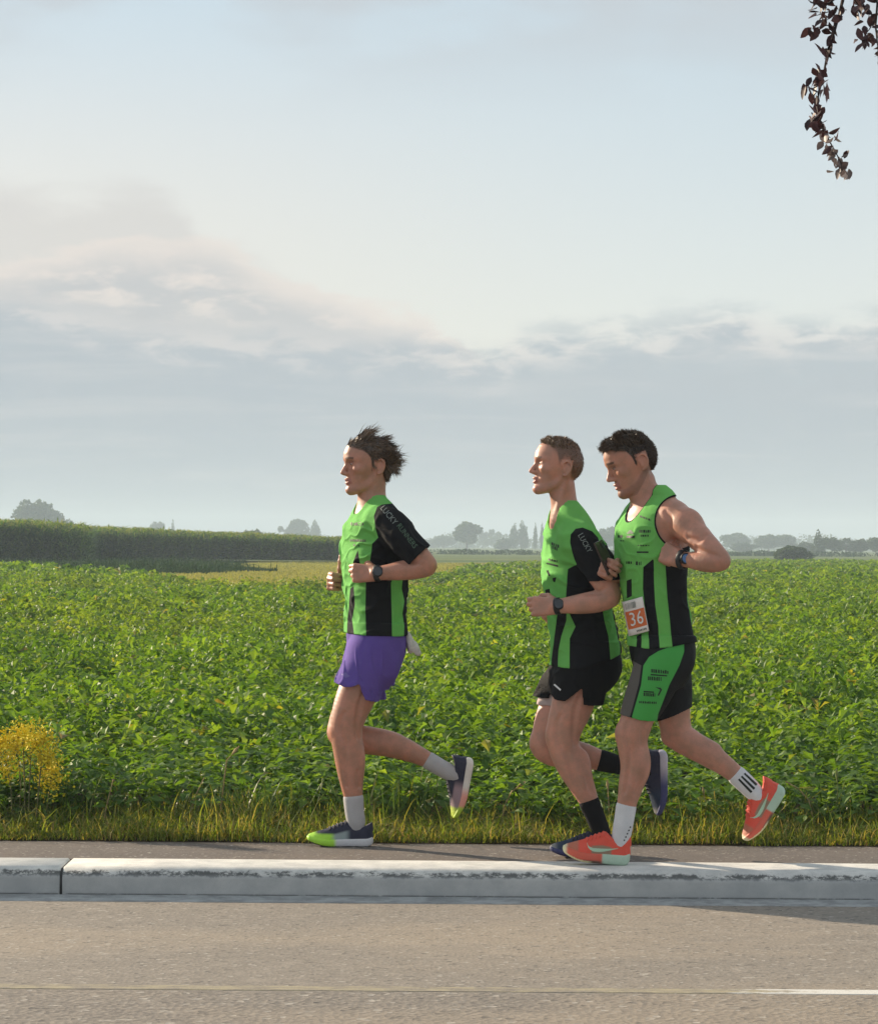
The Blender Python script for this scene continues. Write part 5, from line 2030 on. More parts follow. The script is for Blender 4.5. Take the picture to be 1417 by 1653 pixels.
# ---------------- first runner: purple shorts
c1 = dict(px0=600, dc=12.58, seed=11, skin=SK1, hairm=HM1, psi=22, inset=0.014,
          label='runner in front with windblown brown hair, green and black shirt and purple shorts',
          extent=[(520, 700), (770, 1366)],
          shirt=[(799, 587, 619, .062), (805, 582, 625, .078), (811, 577, 631, .100), (820, 572, 639, .124), (831, 566, 647, .152), (845, 559, 655, .178), (862, 554, 661, .186), (882, 552, 664, .186), (905, 552, 663, .180),
                 (935, 554, 659, .170), (965, 556, 655, .163), (995, 558, 655, .162), (1034, 558, 657, .168)],
          pelvis=[(1050, 560, 656, .168), (1075, 565, 648, .165), (1095, 575, 640, .14), (1110, 585, 630, .09)],
          neck=[(600, 775, 0.0, 23), (600, 795, 0, 22.5), (600, 815, 0, 23), (602, 840, 0, 27)],
          head=(594.5, 755, 2, 22, 1.0, 0.0),
          legs=[[(606, 1045, -.075, 32), (587, 1095, -.085, 33), (573, 1128, -.088, 31), (564, 1152, -.088, 28.5), (559, 1172, -.088, 26.5), (559.5, 1190, -.088, 25.5), (562.5, 1212, -.088, 24.5), (564, 1232, -.088, 22.5),
                 (566.5, 1254, -.088, 20), (568.5, 1273, -.087, 17), (570.5, 1288, -.086, 15), (572, 1310, -.085, 14), (575, 1328, -.085, 13), (576, 1340, -.085, 9)],
                [(606, 1045, .075, 32), (588, 1095, .085, 33), (569, 1140, .085, 29), (556, 1170, .085, 26), (554, 1184, .085, 25.5), (566, 1192, .085, 24.5), (590, 1195, .085, 23), (620, 1200, .085, 21.5), (648, 1208, .085, 19),
                 (672, 1218, .085, 15.5), (690, 1227, .085, 13.5), (712, 1240, .085, 12.5), (728, 1249, .085, 12), (738, 1255, .085, 9)]],
          arms=[[(626, 842, -.165, .058), (640, 858, -.195, .056), (664, 886, -.235, .050), (684, 906, -.262, .044), (690, 913, -.265, .041), (672, 918, -.258, .043), (648, 921, -.245, .0405), (625, 924, -.230, .033), (606, 926, -.217, .0275)],
                [(598, 842, .165, .058), (592, 865, .195, .054), (588, 895, .225, .048), (586, 920, .232, .042), (582, 929, .230, .040), (574, 934, .220, .040), (563, 938, .195, .034), (553, 941, .17, .0275)]],
          hands=[dict(arm=0, K=(571, 925, -.168), n=(0.15, 1, -0.1), v=(0, 0, 1), curl=(42, 75, 55)),
                 dict(arm=1, K=(531, 938, .115), n=(0.1, -1, 0), v=(0.1, 0, 1), curl=(70, 80, 50), thumb='up')],
          grooves=[[(590, 1108, 1.5), (580, 1140, 3), (577, 1168, 3), (578, 1192, 1.5)], [(556, 1150, 1), (549, 1166, 2.5), (551, 1188, 2.5), (556, 1200, 1)], [(558, 1206, 1), (556, 1235, 2.5), (560, 1270, 1.5)], [(577, 1246, 1), (578, 1262, 2), (580, 1272, 1)], [(652, 908, 1), (668, 908, 2), (680, 902, 1)]],
          bumps=[(539, 1181, -.088, (7, 12, 13), .020), (566, 1160, -.118, (15, 9, 26), .03), (573, 1230, -.105, (14, 10, 30), .03), (541, 1183, .085, (9, 11, 12), .022), (618, 1194, .085, (26, 12, 9), .03)],
          hairline=HAIRLINE, scalp=1.0, beard=0.06, beard_line=[(-0.03, -0.03), (0.03, -0.06), (0.07, -0.075), (0.12, -0.07)],
          hair=[dict(n=5200, mask=lambda f, l, z: z > 0.040, dir=lambda f, l, z: (-one(f), 0.25 * l / 0.07, -0.25 + 0.10 * (f > 0.04)), len=(0.014, 0.030), lift=0.10, w=0.0024, cj=0.28, clump=0.022),
                dict(n=5200, mask=lambda f, l, z: (f < 0.012) & (z < 0.075), dir=lambda f, l, z: (-0.7 * one(f), 0.3 * l / 0.07, -0.7 * one(f)), len=(0.016, 0.034), lift=0.15, w=0.0024, cj=0.40, clump=0.020, curl=0.08),
                dict(n=1500, mask=lambda f, l, z: (f < -0.045) & (z > 0.000), dir=lambda f, l, z: (-one(f), 0.3 * l / 0.07, -0.42 * one(f)), len=(0.035, 0.070), lift=0.30, w=0.0026, cj=0.50, clump=0.030, curl=0.10),
                dict(n=420, mask=lambda f, l, z: (f < -0.055) & (z < 0.055) & (z > 0.0), dir=lambda f, l, z: (-one(f), 0.2 * l / 0.07, -0.15 * one(f)), len=(0.05, 0.085), lift=0.3, w=0.0028, cj=0.75, clump=0.034, curl=0.12),
                dict(n=260, mask=lambda f, l, z: (f > 0.020) & (f < 0.06) & (z > 0.112), dir=lambda f, l, z: (-1.0 * one(f), 0 * f - 0.1, 0.20 * one(f)), len=(0.055, 0.10), lift=0.35, w=0.0030, cj=0.22, clump=0.026, curl=0.05),
                dict(n=1100, mask=lambda f, l, z: (f > 0.050), dir=lambda f, l, z: (-0.8 * one(f), 0.2 * l / 0.07, 0.25 * one(f)), len=(0.020, 0.034), lift=0.3, w=0.0024, cj=0.30, clump=0.018)],
          sleeves=[dict(pts=[(612, 838, -.130, .060), (628, 845, -.172, .068), (648, 866, -.210, .068), (668, 889, -.240, .066), (676, 898, -.25, .066)], tilt=(0.1, 0, -.1)),
                   dict(pts=[(600, 838, .130, .060), (597, 846, .172, .068), (592, 870, .205, .067), (589, 900, .228, .066)])],
          cuts=[[(603, 762, 0, .064), (600, 785, 0, .062), (593, 803, -.01, .058), (586, 815, -.02, .052)]],
          fold=0.026, hem=[(530, 1021), (556, 1022), (600, 1025), (640, 1026), (680, 1026)],
          black=[[(618, 815), (610, 819), (605, 834), (608, 855), (612, 868), (602, 878), (601, 889), (598, 910), (592, 935), (591, 985), (593, 1040), (634, 1040), (633, 985), (632, 940), (636, 930), (760, 930), (760, 850), (665, 815), (640, 812)],
                 [(651, 930), (649, 950), (653, 970), (650, 990), (653, 1010), (652, 1040), (690, 1040), (690, 930)],
                 [(571, 907), (579, 888), (583, 912), (577, 928), (572, 925)],
                 [(566, 950), (572, 945), (574, 975), (569, 1000), (573, 1024), (575, 1040), (560, 1040), (561, 1000), (563, 985)]],
          shorts=dict(mat=M_purple, inset=0.008, fold=0.020, label='loose purple running shorts with side slits',
                      loft=[(1012, 564, 651, .152), (1024, 562, 652, .156), (1038, 557, 654, .166), (1054, 553, 651, .172), (1070, 549, 645, .170), (1090, 548, 640, .155)],
                      tubes=[[(606, 1042, -.075, 36), (590, 1080, -.085, 39), (578, 1110, -.088, 40.5), (571, 1135, -.088, 42)], [(606, 1042, .075, 36), (600, 1080, .085, 39), (592, 1110, .088, 44), (588, 1130, .088, 50)]],
                      hem=[[(530, 1095), (540, 1099), (556, 1106), (570, 1106), (582.5, 1101), (584, 1110), (591, 1127), (606, 1131), (622, 1130), (650, 1126)], [(530, 1095), (560, 1104), (600, 1108), (640, 1109), (660, 1108)]]),
          sockm=M_sockg,
          socks=[[(570.5, 1290, -.086, 15), (572, 1310, -.085, 14), (575, 1328, -.085, 13), (576, 1340, -.085, 9)], [(693, 1229, .085, 13.2), (712, 1240, .085, 12.5), (728, 1249, .085, 12), (738, 1255, .085, 9)]])

# ---------------- second runner: black shorts
c2 = dict(px0=930, dc=12.19, seed=23, skin=SK2, hairm=HM2, psi=16, inset=0.014,
          label='middle runner with cropped light brown hair, green and black shirt and black shorts',
          extent=[(835, 700), (1085, 1385)],
          shirt=[(808, 899, 929, .062), (814, 895, 935, .078), (820, 891, 940, .100), (830, 887, 947, .124), (843, 884, 955, .152), (856, 882, 962, .178), (874, 879, 969, .186), (895, 877, 974, .186), (920, 876, 978, .181),
                 (950, 879, 983, .172), (980, 884, 988, .166), (1010, 887, 994, .166), (1045, 890, 1000, .170), (1086, 893, 1003, .172)],
          pelvis=[(1098, 898, 997, .168), (1112, 905, 985, .15), (1125, 915, 970, .10)],
          neck=[(906, 785, 0, 22), (909, 802, 0, 21), (911, 820, 0, 21.5), (915, 845, 0, 26)],
          head=(901.5, 757.5, -5, 6, 0.965, 0.0),
          legs=[[(948, 1072, -.078, 36), (931, 1112, -.085, 35), (921.5, 1145, -.088, 33), (913, 1168, -.088, 29.5), (908.5, 1190, -.088, 27), (911.5, 1213, -.088, 24.5), (924, 1240, -.088, 23.5), (938, 1266, -.088, 20.5), (949.5, 1291, -.087, 16),
                 (957, 1310, -.086, 14.5), (966, 1332, -.085, 13.5), (972, 1348, -.085, 12), (974, 1358, -.085, 9)],
                [(948, 1072, .078, 36), (918, 1112, .085, 34), (898, 1150, .085, 31), (886, 1182, .085, 27), (881, 1204, .085, 25.5), (893, 1213, .085, 24.5), (912, 1215, .085, 23.5), (940, 1220, .085, 21), (966, 1227, .085, 17), (990, 1233, .085, 14.5), (1020, 1240, .085, 13), (1038, 1245, .085, 12), (1047, 1248, .085, 9)]],
          arms=[[(938, 868, -.165, .060), (948, 886, -.200, .058), (966, 924, -.240, .052), (982, 953, -.262, .046), (985, 962, -.264, .044), (970, 969, -.258, .045), (944, 974, -.244, .042), (918, 977, -.226, .034), (899, 979, -.212, .028)],
                [(912, 866, .165, .060), (906, 890, .20, .056), (906, 925, .232, .049), (912, 955, .24, .043), (910, 966, .238, .041), (903, 974, .225, .041), (895, 984, .19, .034), (889, 991, .16, .0275)]],
          hands=[dict(arm=0, K=(861, 979, -.165), n=(0.15, 1, -0.1), v=(0, 0, 1), curl=(38, 72, 55)),
                 dict(arm=1, K=(882, 1000, .10), n=(0.1, -1, 0), v=(0.1, 0, 1), curl=(60, 80, 50))],
          hairline=[(-0.11, -0.046), (-0.075, -0.050), (-0.050, -0.040), (-0.042, -0.010), (-0.036, 0.030), (-0.010, 0.034), (0.0, 0.012), (0.012, 0.010), (0.020, 0.045), (0.036, 0.066), (0.055, 0.082), (0.085, 0.094), (0.12, 0.098)],
          grooves=[[(938, 1118, 1.5), (928, 1150, 3), (926, 1180, 3), (929, 1204, 1.5)], [(904, 1155, 1), (898, 1170, 2.5), (900, 1194, 2.5), (907, 1208, 1)], [(914, 1214, 1), (921, 1240, 2.5), (936, 1276, 1.5)], [(947, 1256, 1), (951, 1270, 2), (955, 1280, 1)], [(945, 958, 1), (962, 956, 2), (974, 948, 1)]],
          bumps=[(889, 1188, -.088, (7, 12, 14), .020), (918, 1160, -.120, (16, 9, 28), .03), (938, 1240, -.106, (15, 10, 30), .03), (865, 1200, .085, (7, 11, 12), .020)],
          scalp=0.78, soft=0.040, beard=0.14, beard_line=[(-0.03, -0.03), (0.03, -0.055), (0.07, -0.070), (0.12, -0.064)],
          hair=[dict(n=3400, mask=lambda f, l, z: z < 0.10, dir=lambda f, l, z: (-0.4 * one(f), 0.8 * l / 0.07, -0.3 * one(f)), len=(0.003, 0.006), w=0.0020, cj=0.2),
                dict(n=3520, mask=lambda f, l, z: z > 0.085, dir=lambda f, l, z: (0.3 * one(f), 0.3 * l / 0.07, 0.7 * one(f)), len=(0.006, 0.012), w=0.0020, cj=0.3, clump=0.014),
                dict(n=960, mask=lambda f, l, z: (f > 0.045), dir=lambda f, l, z: (0.25 * one(f), 0 * l, 1.0 * one(f)), len=(0.012, 0.024), w=0.0020, cj=0.35, clump=0.014)],
          sleeves=[dict(pts=[(926, 866, -.130, .060), (941, 872, -.175, .070), (957, 898, -.212, .071), (972, 925, -.240, .069), (979, 938, -.25, .069)], tilt=(0.0, 0, -.25)),
                   dict(pts=[(914, 864, .130, .060), (910, 872, .175, .068), (906, 900, .212, .067), (908, 930, .234, .066)])],
          cuts=[[(911, 770, 0, .064), (909, 793, 0, .061), (903, 815, -.01, .057), (895, 835, -.02, .050)]],
          fold=0.025, hem=[(860, 1073), (893, 1075), (935, 1078), (965, 1068), (985, 1062), (1010, 1050), (1030, 1044)],
          black=[[(917, 863), (925, 854), (936, 852), (951, 858), (960, 868), (963, 880), (1060, 880), (1060, 978), (969, 982), (972, 1000), (979, 1026), (984, 1095), (916, 1095), (917, 1029), (926, 1010), (917, 990), (911, 970), (911, 959), (913, 928), (914, 918), (927, 911), (923, 902), (919, 890), (916, 876)],
                 [(986, 985), (999, 1044), (996, 1080), (1040, 1080), (1040, 985)],
                 [(905, 975), (898, 990), (894, 1026), (890, 1064), (891, 1090), (898, 1090), (900, 1047), (904, 1026), (912, 1000), (912, 985)],
                 [(881, 921), (884, 920), (887, 929), (884, 930)], [(890, 933), (896, 931), (894, 940), (891, 938)], [(880, 952), (886, 950), (888, 966), (882, 968)]],
          shorts=dict(mat=M_blackcl, inset=0.006, fold=0.020, label='loose black running shorts with side slits',
                      loft=[(1042, 898, 994, .152), (1060, 897, 996, .156), (1078, 892, 996, .166), (1092, 888, 991, .172), (1105, 886, 984, .165), (1118, 890, 975, .14)],
                      tubes=[[(948, 1072, -.078, 40), (936, 1108, -.087, 41.5), (926, 1145, -.090, 43)], [(948, 1072, .078, 40), (916, 1108, .087, 42), (899, 1140, .09, 42)]],
                      hem=[[(870, 1110), (887, 1118), (893, 1127), (908, 1129), (922, 1119), (935, 1108), (938, 1134), (952, 1137), (967, 1137), (990, 1134)], [(850, 1126), (868, 1127), (890, 1128), (930, 1128), (990, 1126)]]),
          sockm=M_sockk,
          socks=[[(951.5, 1297, -.087, 15.4), (957, 1310, -.086, 14.5), (966, 1332, -.085, 13.5), (972, 1348, -.085, 12), (974, 1358, -.085, 9)], [(972, 1228.5, .085, 16.5), (990, 1233, .085, 14.5), (1020, 1240, .085, 13), (1038, 1245, .085, 12), (1047, 1248, .085, 9)]])

# ---------------- third runner: singlet, race bib
c3 = dict(px0=1060, dc=11.88, seed=37, skin=SK3, hairm=HM3, psi=24, inset=0.0065,
          label='last runner in a sleeveless green and black singlet with race bib and orange shoes',
          extent=[(955, 690), (1280, 1395)],
          shirt=[(783, 1045, 1068, .070), (790, 1039, 1077, .090), (798, 1031, 1085, .125), (808, 1022, 1092, .150), (824, 1010, 1100, .168), (842, 1000, 1106, .176), (862, 995, 1109, .180), (885, 994, 1109, .180), (910, 997, 1107, .174),
                 (940, 1002, 1105, .166), (970, 1008, 1107, .160), (1000, 1013, 1112, .158), (1025, 1018, 1116, .161), (1052, 1020, 1118, .165)],
          pelvis=[(1066, 1023, 1117, .163), (1085, 1030, 1110, .150), (1105, 1042, 1100, .10)],
          neck=[(1034, 778, 0, 24), (1037, 794, 0, 23.5), (1043, 812, 0, 24.5), (1052, 840, 0, 30)],
          head=(1022.5, 750.5, 22, 10, 1.0, 0.0),
          legs=[[(1068, 1062, -.078, 37), (1053, 1105, -.086, 34.5), (1038, 1138, -.088, 29.5), (1028.5, 1160, -.088, 26), (1020, 1187, -.088, 26), (1020.5, 1206, -.088, 23.5), (1024, 1236, -.088, 22.5), (1018.5, 1268, -.088, 20), (1012, 1296, -.087, 15.8),
                 (1007.5, 1322, -.086, 14.5), (1003.5, 1345, -.085, 14), (1001, 1360, -.085, 12), (1000, 1370, -.085, 9)],
                [(1072, 1062, .078, 37), (1080, 1105, .085, 34), (1086, 1145, .085, 28), (1090, 1172, .085, 25.5), (1096, 1188, .085, 24.5), (1112, 1199, .085, 23), (1140, 1216, .085, 21), (1165, 1233, .085, 17.5), (1188, 1251, .085, 14.8), (1205, 1267, .085, 14.5), (1218, 1280, .085, 13), (1226, 1288, .085, 9)]],
          arms=[[(1092, 836, -.150, .060), (1105, 845, -.190, .059), (1128, 868, -.255, .050), (1155, 896, -.325, .043), (1163, 905, -.338, .040), (1150, 907, -.325, .0415), (1132, 906, -.298, .0385), (1112, 904, -.262, .031), (1098, 903, -.236, .0285)],
                [(1056, 836, .165, .062), (1050, 858, .205, .058), (1046, 895, .240, .050), (1043, 928, .235, .044), (1039, 936, .225, .042), (1024, 938, .180, .042), (1007, 936, .110, .035), (993, 930, .04, .028)]],
          hands=[dict(arm=0, K=(1070, 891, -.192), n=(0.1, 1, -0.15), v=(0.1, 0, 1), curl=(72, 85, 50), sc=1.06),
                 dict(arm=1, K=(972, 914, -.045), n=(0.1, -1, 0.1), v=(0.25, 0, 1), curl=(78, 62, 48), sc=1.0)],
          hairline=[(-0.11, -0.040), (-0.075, -0.048), (-0.050, -0.040), (-0.042, -0.010), (-0.036, 0.030), (-0.010, 0.034), (-0.002, -0.002), (0.008, 0.0), (0.014, 0.036), (0.026, 0.062), (0.045, 0.078), (0.070, 0.090), (0.12, 0.096)],
          grooves=[[(1042, 1160, 2), (1037, 1182, 3), (1037, 1206, 1.5)], [(1016, 1162, 1), (1010, 1176, 2.5), (1011, 1196, 2.5), (1016, 1208, 1)], [(1017, 1212, 1), (1015, 1240, 2.5), (1009, 1280, 1.5)], [(1033, 1250, 1), (1030, 1268, 2), (1025, 1282, 1)], [(1106, 868, 1), (1122, 872, 2.5), (1134, 862, 2), (1137, 848, 1)], [(1118, 884, 1), (1136, 893, 2), (1150, 897, 1)], [(1072, 826, 1), (1080, 840, 2.5), (1084, 860, 1)]],
          bumps=[(1001, 1184, -.088, (6.5, 12, 13), .018), (1034, 1168, -.116, (13, 9, 22), .03), (1034, 1232, -.106, (14, 10, 30), .03), (1078, 1190, .085, (10, 12, 12), .022), (1132, 1208, .085, (28, 12, 10), .03), (1112, 848, -.21, (20, 15, 24), .03)],
          scalp=1.0, beard=0.42, beard_line=[(-0.02, -0.020), (0.0, -0.035), (0.03, -0.060), (0.07, -0.070), (0.12, -0.068)],
          hair=[dict(n=5120, mask=lambda f, l, z: z < 0.09, dir=lambda f, l, z: (-0.5 * one(f), 0.8 * l / 0.07, -0.4 * one(f)), len=(0.006, 0.012), w=0.0020, cj=0.2),
                dict(n=4800, mask=lambda f, l, z: z > 0.070, dir=lambda f, l, z: (0.45 * one(f), 0.3 * l / 0.07, 0.75 * one(f)), len=(0.012, 0.027), w=0.0022, cj=0.55, clump=0.022, curl=0.12),
                dict(n=1760, mask=lambda f, l, z: (f > 0.045), dir=lambda f, l, z: (1.0 * one(f), 0.1 * l / 0.07, 0.35 * one(f)), len=(0.024, 0.038), lift=0.8, w=0.0020, cj=0.45, clump=0.02, curl=0.12)],
          sleeves=[], trim=True,
          cuts=[[(1040, 750, 0, .070), (1040, 786, 0, .068), (1028, 812, -.035, .058), (1017, 823, -.06, .045)],
                [(1098, 842, -.075, .100), (1104, 842, -.20, .108), (1112, 842, -.42, .108)],
                [(1056, 842, .085, .100), (1050, 842, .20, .108), (1045, 842, .33, .108)]],
          fold=0.015, hem=[(1000, 1042), (1020, 1043), (1044, 1046), (1080, 1042), (1100, 1038), (1120, 1036), (1140, 1034)],
          black=[[(1049, 902), (1034, 915), (1034, 950), (1037, 975), (1043, 1015), (1043, 1060), (1060, 1060), (1058, 1009), (1053, 975), (1051, 940), (1050, 905)],
                 [(1074, 873), (1070, 890), (1069, 915), (1072, 963), (1076, 998), (1081, 1060), (1140, 1060), (1117, 1022), (1113, 1004), (1106, 968), (1106, 930), (1125, 900), (1125, 873)],
                 [(1010, 937), (1017, 934), (1018, 962), (1011, 966)], [(1026, 1026), (1033, 1022), (1030, 1060), (1023, 1060)]],
          shorts=dict(mat=M_tights, inset=0.004, fold=0.0012, thick=0.006, depth=0.012, label='half-length black tights with a green thigh panel',
                      loft=[(1032, 1018, 1117, .163), (1052, 1019, 1120, .168), (1072, 1021, 1119, .166), (1092, 1027, 1112, .155), (1108, 1038, 1102, .12)],
                      tubes=[[(1068, 1062, -.078, 39), (1053, 1105, -.086, 36.8), (1038, 1138, -.088, 32), (1028.5, 1160, -.088, 28.2), (1023, 1178, -.088, 28)], [(1072, 1062, .078, 39), (1080, 1105, .085, 36.5), (1086, 1145, .085, 30.5), (1090, 1172, .085, 28), (1094, 1184, .085, 27)]],
                      hem=[[(990, 1150), (1004, 1153), (1030, 1160), (1060, 1163), (1100, 1166)], [(1040, 1170), (1060, 1168), (1085, 1158), (1112, 1146), (1130, 1140)]],
                      m1=[[(1099, 1037), (1078, 1041), (1057, 1049), (1043, 1058), (1034, 1072), (1030, 1103), (1016, 1153), (1014, 1180), (1056, 1180), (1058, 1150), (1075, 1103), (1091, 1072), (1099, 1050)]],
                      m2=[[(1000, 1070), (1020, 1066), (1031, 1072), (1027, 1100), (1013, 1153), (1010, 1180), (990, 1180), (990, 1100)]]),
          sockm=M_sockw,
          socks=[[(1010.3, 1304, -.0865, 15), (1007.5, 1322, -.086, 14.5), (1003.5, 1345, -.085, 14), (1001, 1360, -.085, 12), (1000, 1370, -.085, 9)], [(1190, 1253, .085, 14.8), (1205, 1267, .085, 14.5), (1218, 1280, .085, 13), (1226, 1288, .085, 9)]])

run1, o1 = build_runner(c1)
run2, o2 = build_runner(c2)
run3, o3 = build_runner(c3)
# ------------------------------------------------------------------ shoes
NAVY = (0.022, 0.024, 0.050)
LIME = (0.40, 0.74, 0.06)
WHITE = (0.62, 0.61, 0.63)
GREYB = (0.30, 0.36, 0.36)
CORAL = (0.72, 0.090, 0.055)
MINT = (0.42, 0.56, 0.44)
cols1 = dict(
    sole=lambda V: colour_blend(V, [(lambda s, w, u: ss(s, 0.150, 0.172), LIME), (lambda s, w, u: ss(0.006, 0.004, 0.0) * 0 + (u < 0.0045 + 0.03 * np.clip((s - 0.17) / 0.115, 0, 1) ** 2) * 0.9, (0.02, 0.02, 0.022))], WHITE),
    upper=lambda V: colour_blend(V, [(lambda s, w, u: ss(s, 0.09, 0.12) * ss(0.075 - (s - 0.10) * 0.25, u - 0.004, u + 0.008), GREYB), (lambda s, w, u: ss(s, 0.155, 0.185) * ss(0.058, u - 0.006, u + 0.006), LIME), (lambda s, w, u: ss(s, 0.235, 0.26), LIME)], NAVY))
cols1b = dict(
    sole=lambda V: colour_blend(V, [(lambda s, w, u: ss(s, 0.12, 0.18) * 0.8, (0.72, 0.22, 0.14)), (lambda s, w, u: ss(s, 0.215, 0.235), (0.45, 0.62, 0.06))], (0.72, 0.68, 0.62)),
    upper=lambda V: colour_blend(V, [(lambda s, w, u: ss(s, 0.10, 0.15) * ss(0.07, u - 0.006, u + 0.006), (0.32, 0.22, 0.24)), (lambda s, w, u: ss(s, 0.225, 0.24), (0.50, 0.64, 0.08))], NAVY))
cols2 = dict(
    sole=lambda V: colour_blend(V, [(lambda s, w, u: ss(s, 0.05, 0.16), (0.050, 0.055, 0.15))], (0.50, 0.48, 0.56)),
    upper=lambda V: colour_blend(V, [(lambda s, w, u: ss(s, 0.15, 0.2) * 0.7, (0.02, 0.045, 0.085)), (lambda s, w, u: ss(s, 0.245, 0.27), (0.24, 0.24, 0.23))], NAVY))
cols3 = dict(
    sole=lambda V: colour_blend(V, [(lambda s, w, u: ss(s, 0.112, 0.122), (0.62, 0.115, 0.07)), (lambda s, w, u: ss(s, 0.10, 0.135) * ss(u, 0.014, 0.006) * ss(0.20, s - 0.02, s + 0.02), (0.12, 0.075, 0.05)),
                                    (lambda s, w, u: ss(s, 0.15, 0.18) * (u < 0.007 + 0.03 * np.clip((s - 0.17) / 0.115, 0, 1) ** 2) * 0.9, (0.72, 0.66, 0.38)), (lambda s, w, u: ss(s, 0.262, 0.28), (0.70, 0.66, 0.42))], MINT),
    upper=lambda V: colour_blend(V, [(lambda s, w, u: ss(s, 0.215, 0.228) * 0.8, (0.42, 0.17, 0.10)), (lambda s, w, u: ss(s, 0.075, 0.085) * ss(0.165, s - 0.005, s + 0.005) * ss(0.066 - 0.10 * np.abs(s - 0.12), u - 0.003, u + 0.003), (0.30, 0.20, 0.13)), (lambda s, w, u: ss(s, 0.262, 0.276), (0.68, 0.62, 0.40))], CORAL))

s1, side1 = shoe(run1, (601, 1367), (498, 1367), (0, 1), -.085, 0.272, cols1, (0.040, 0.034), lace=M_lace_k, label='navy and lime running shoe flat on the path')
s1b, side1b = shoe(run1, (766, 1226), (748, 1321), (-1, 0.1), .085, 0.262, cols1b, (0.036, 0.030), lace=M_lace_k, label='navy shoe kicked up behind with pale and orange sole')
s2, side2 = shoe(run2, (992, 1384), (895, 1384), (0, 1), -.085, 0.262, cols2, (0.036, 0.030), lace=M_lace_k, label='dark shoe behind the orange one on the path')
s2b, side2b = shoe(run2, (1077, 1212), (1077, 1314), (-1, 0.05), .085, 0.265, cols2, (0.038, 0.032), lace=M_lace_k, label='dark blue shoe lifted behind the last runner leg')
s3, side3 = shoe(run3, (1014, 1398), (911, 1389), (0, 1), -.085, 0.262, cols3, (0.040, 0.036), lace=M_lace_r, hs=1.22, label='orange shoe planted on the kerb')
s3b, side3b = shoe(run3, (1270, 1276), (1214, 1368), (-0.84, 0.6), .085, 0.258, cols3, (0.040, 0.034), lace=M_lace_r, hs=1.15, label='orange shoe lifted behind with its toe near the path')


def swoosh(side):
    n = 14
    up_, lo_ = [], []
    for i in range(n):
        t = i / (n - 1)
        s = 0.052 + 0.155 * t
        y0 = 0.060 - 0.012 * math.sin(t * 2.6) + 0.016 * max(0, t - 0.72) / 0.28
        th = 0.0015 + 0.0155 * max(0.0, math.sin(math.pi * min(1, t * 1.02))) ** 1.2 * (0.35 + 0.65 * t)
        if t > 0.82:
            s -= 0.020 * (t - 0.82) / 0.18
        up_.append((s, y0 + th * 0.45))
        lo_.append((s, y0 - th * 0.55))
    side(up_ + lo_[::-1], M_swoosh, 'swoosh', -1)


swoosh(side3)
swoosh(side3b)

# ------------------------------------------------------------------ watches
W1 = run1.C4([(609, 925.5, -.220, .030)])[0]
watch(run1, W1[:3], run1.P(606, 926, -.217) - run1.P(625, 924, -.230), 0.0305, (0.05, -1, 0.25), M_glass)
W2 = run2.C4([(900, 978.5, -.213, .030)])[0]
watch(run2, W2[:3], run2.P(899, 979, -.212) - run2.P(918, 977, -.226), 0.0305, (0.05, -1, 0.25), M_glass)
W3 = run3.C4([(1102, 903.3, -.244, .031)])[0]
watch(run3, W3[:3], run3.P(1098, 903, -.236) - run3.P(1112, 904, -.262), 0.0345, (0.25, -1, 0.1), M_blueglass)

# ------------------------------------------------------------------ lettering and prints


def words(run, txt, size, cx, cy, ang, bvh, mat, parent, sx_=1.0, name='lettering', lift=0.0032):
    V, F = text_shape(txt, size)
    return run.decal(name, place2(V, cx, cy, ang, sx_, 1.0), F, bvh, mat, parent, lift)


words(run1, 'LUCKY', 13, 629, 833, 50, o1['sbv'], M_inkgrey, o1['shirt'], 0.85)
words(run1, 'RUNNERS', 12, 658, 866, 52, o1['sbv'], M_inkgreen, o1['shirt'], 0.86)
words(run2, 'LUCKY', 12, 939, 877, 62, o2['sbv'], M_inkgrey, o2['shirt'], 0.85)


def prints(run, rows, bvh, mat, parent):
    for i, (x0, x1, y, h, slant) in enumerate(rows):
        V, F = marks(x0, x1, y, h, i * 7 + int(x0), slant)
        run.decal('print', V, F, bvh, mat, parent, 0.0012)


def bar(run, pts, bvh, mat, parent, name='print', lift=0.0013):
    """filled quad subdivided so that it follows the cloth"""
    (a, b, c_, d) = [np.array(p, float) for p in pts]
    n, m = 7, 4
    V, F = [], []
    for j in range(m + 1):
        for i in range(n + 1):
            u, v = i / n, j / m
            V.append(tuple((a * (1 - u) + b * u) * (1 - v) + (d * (1 - u) + c_ * u) * v))
    for j in range(m):
        for i in range(n):
            o = j * (n + 1) + i
            F.append((o, o + 1, o + n + 2, o + n + 1))
    return run.decal(name, V, F, bvh, mat, parent, lift)


prints(run1, [(567, 588, 846, 5, 0.0), (566, 592, 872, 4, 0.05), (572, 582, 880, 3, 0.1)], o1['sbv'], M_inkblack, o1['shirt'])
prints(run2, [(889, 900, 877, 5, 0.45), (890, 899, 883, 5, 0.45)], o2['sbv'], M_inkblack, o2['shirt'])
bar(run2, [(882, 908), (899, 912), (899, 915), (881, 910)], o2['sbv'], M_inkblack, o2['shirt'])
prints(run2, [(884, 898, 903, 3.2, 0.2)], o2['sbv'], M_inkblack, o2['shirt'])
prints(run3, [(997, 1004, 866, 4, 0.0), (1000, 1006, 873, 2, 0.0), (1028, 1045, 858, 4.5, 0.0), (1030, 1042, 865, 3, 0.0), (1026, 1043, 880.5, 2.2, 0.0), (1030, 1046, 834, 3.2, 0.4), (1009, 1017, 908, 4, 0), (1023, 1031, 909, 6, 0)], o3['sbv'], M_inkblack, o3['shirt'])
bar(run3, [(1009, 865), (1021, 865), (1021, 868.5), (1009, 868.5)], o3['sbv'], M_inkblack, o3['shirt'])
